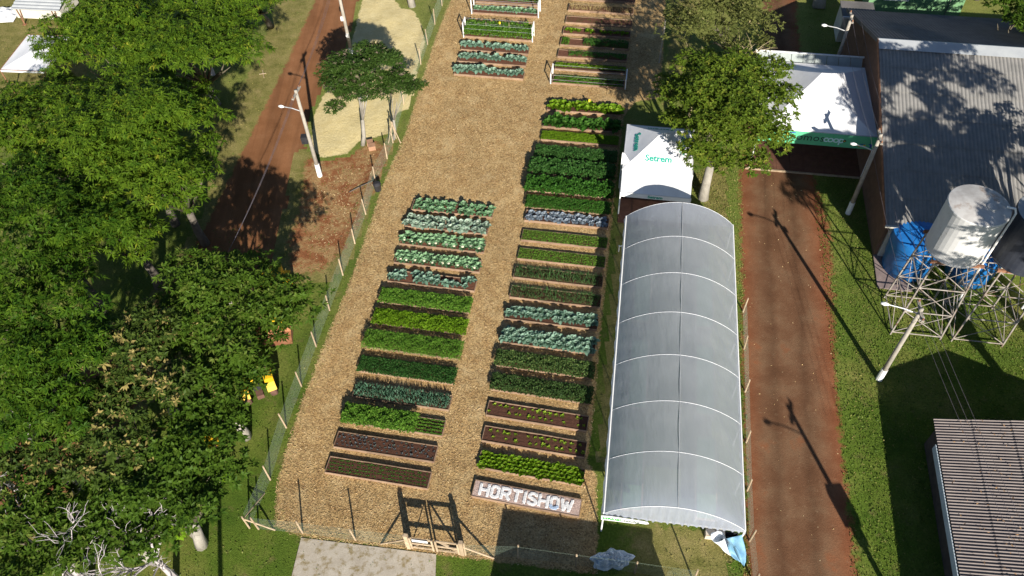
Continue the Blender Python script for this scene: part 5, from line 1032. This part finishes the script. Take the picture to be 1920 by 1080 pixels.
# bare branches and lime shoots in the lower left
def bare(p, h, seed, label, spread=1.):
    rs = random.Random(seed); t = thing('bare_tree', label, 'tree', p); mb = MB()
    def grow(a, d, L, r, lv):
        e = a+d*L; mid = a.lerp(e, .5)+Vector((rs.uniform(-.12, .12), rs.uniform(-.12, .12), rs.uniform(-.05, .1)))*L; mb.path([a, mid, e], [r, r*.85, r*.65], 5 if lv < 2 else 4)
        if lv < 4:
            for _ in range(3 if lv < 3 else 2):
                nd = (d+Vector((rs.uniform(-1, 1), rs.uniform(-1, 1), rs.uniform(-.35, .4)))*.85*spread).normalized(); grow(e if rs.random() < .6 else mid, nd, L*rs.uniform(.6, .85), r*.6, lv+1)
    for _ in range(5): grow(Vector((0, 0, h*.5)), Vector((rs.uniform(-1, 1), rs.uniform(-1, 1), .55)).normalized(), h*.3, .075, 0)
    mb.path([(0, 0, 0), (0, 0, h*.52)], [.2, .12], 8); mb.build('branches', M['twig'], t); return t
bare(G3(170, 1095), 6.6, 21, 'leafless grey tree reaching over the left bottom edge', 1.1); bare(G3(330, 1085), 5.6, 22, 'leafless pale branches nearest the grass at bottom left'); bare(G3(70, 950), 6.6, 23, 'leafless grey branches at the far left edge')
bare(G3(400, 140, 0), 7.8, 24, 'pale leafless twigs poking through the upper left grove', .8)
for p, s, lb in ((G3(412, 893, 1.2), .5, 'lime green leaf shoot beside the pale trunk and grass'), (G3(336, 990, 1.5), .55, 'lime green shoot on the cut trunk at bottom left')):
    rng = np.random.default_rng(int(s*100)); o = link('lime_shoot', crown_mesh('lime_shoot', [((0, 0, 0), (s, s, s*.7))], 14, (.15, .28), (.08, .14), 5, 'lf_lime', tint=(.5, .2)), None, p); tag(o, lb, 'shoot')
def stump(px, h, lean, label, r=.3):
    p = G3(*px); t = thing('cut_trunk', label, 'tree trunk', p); MB().path([(0, 0, 0), (lean[0]*.5, lean[1]*.5, h*.5), (lean[0], lean[1], h)], [r*1.2, r, r*.8], 9).build('trunk', M['trunkgrey'], t, smooth=True)
    for a, b in (((-.9, .3), .6), ((-.5, .9), .8)): MB().path([(lean[0]*.6, lean[1]*.6, h*.6), (lean[0]+a[0], lean[1]+a[1], h+b)], [r*.6, r*.4], 8).build('cut_limb', M['trunkpale'], t, smooth=True)
stump((384, 1020), 1.6, (-.8, .5), 'thick pale trunk with cut limbs at the bottom left grass', .2)
stump((412, 925), .8, (.1, .5), 'slim pale leaning trunk beside the lime shoot', .12)
# small tree by the pale shavings, and its neighbour
tree('small_tree', 'small dark tree with pinkish seed heads and forked pale trunk on the shavings', (680, 272), (688, 150), 5.3, (3.3, 2.8, 2.2), 'pink', 41, 18, 'trunkpale', .16, lobe=.36, forks=5, extra=[(628, 205, 3.8, .8), (640, 180, 4.4, .9)])
tree('small_tree', 'slender staked tree beside the forked one, crown over the fence', (738, 262), (745, 170), 4.8, (1.7, 1.6, 1.1), 'pink', 42, 9, 'trunkpale', .1, forks=4)
# trees on the right
tree('broad_tree', 'broad green tree with pale leaning trunk between the two tents', (1318, 372), (1355, 212), 6.4, (4.2, 4.9, 3.2), 'right', 43, 22, 'trunkpale', .34, lobe=.36, forks=9, extra=[(1295, 290, 4.6, 1.3), (1345, 308, 4.2, 1.3), (1405, 304, 4.3, 1.3), (1445, 265, 5, 1.2), (1265, 235, 5.6, 1.4), (1255, 170, 6.2, 1.4), (1325, 125, 6.6, 1.4), (1400, 128, 6.6, 1.4), (1455, 130, 6.2, 1.1)])
tree('olive_tree', 'lighter olive twiggy tree behind the broad green tree', (1370, 130), (1345, 45), 6.2, (4.3, 5.6, 2.6), 'olive', 44, 20, 'trunk', .24, lobe=.34, forks=8)
for s in range(2):
    rs = random.Random(90+s); c = G3((1405, 1310)[s], (100, 120)[s], 6.5); t = thing('dry_twig_tree', ('dry tan twigs fanning out above the grey panels', 'dry tan twigs above the left side of the broad tree')[s], 'twigs', (c.x, c.y, 0)); mb = MB()
    mb.path([(0, 0, 0), (0, 0, 6.)], [.12, .07], 6)
    for i in range(45):
        a = Vector((rs.uniform(-1.2, 1.2), rs.uniform(-.9, .9), rs.uniform(4.6, 6.6))); d = Vector((rs.uniform(-1, 1.3 if s == 0 else 1), rs.uniform(-.6, 1.1), rs.uniform(.2, 1.))).normalized(); L = rs.uniform(.7, 1.7); mb.path([a, a+d*L*.5+Vector((0, 0, .1)), a+d*L], [.028, .02, .008], 4)
    mb.build('twigs', M['twigtan'], t)
tree('roadside_tree', 'tree with pale trunk at the top edge between road and green building', (1535, 13), Vector((32.0, 78.0, 0)) if False else Vector((*G(1535, 13), 0))+Vector((2.0, 6.0, 0)), 8.5, (4.0, 4.0, 2.6), 'right', 45, 12, 'trunkpale', .5)
tree('roadside_tree', 'tree with pale trunk on red soil at the top edge by the shavings', (773, 12), Vector((*G(773, 12), 0))+Vector((-.3, 4.5, 0)), 8.0, (3.4, 3.2, 2.2), 'right', 46, 11, 'trunkpale', .3)
for i_, (x_, y_, z_, r_, lb_) in enumerate([(31.4, 15.2, 14.0, 4.9, 'nearest'), (34.2, 19.5, 14., 5.2, 'middle'), (33.2, 29., 14.2, 5.3, 'farthest')]):
    tree('roadside_tree', 'tall tree outside the right edge shading the shed roof, %s of three' % lb_, Vector((x_+.5, y_, 0)), Vector((x_, y_, 0)), z_, (r_, r_, 3.4), 'right', 47+i_, 15, 'trunk', .35, lobe=.33)
tree('roadside_tree', 'dark leaved tree at the right edge beside the long shed', Vector((35.5, 34, 0)), Vector((35.4, 33.8, 0)), 8.0, (3.2, 3.2, 2.4), 'dark', 53, 9, 'trunk', .25)
tree('roadside_tree', 'tree at the dark upper right corner', None, (1925, 40), 6.5, (3.6, 4.2, 2.6), 'dark', 48, 14, 'trunk', .3)
tree('roadside_tree', 'dark tree behind the green building at the upper right edge', Vector((44.5, 66, 0)), Vector((44.0, 66, 0)), 6.5, (4.2, 4.0, 2.8), 'dark', 49, 12, 'trunk', .3)
sp_ = thing('slim_post', 'slim grey post on the grass left of the olive tree', 'post', G3(1236, 118)); MB().path([(0, 0, 0), (.05, 0, 4.2)], [.08, .06], 7).build('shaft', M['wood'], sp_)
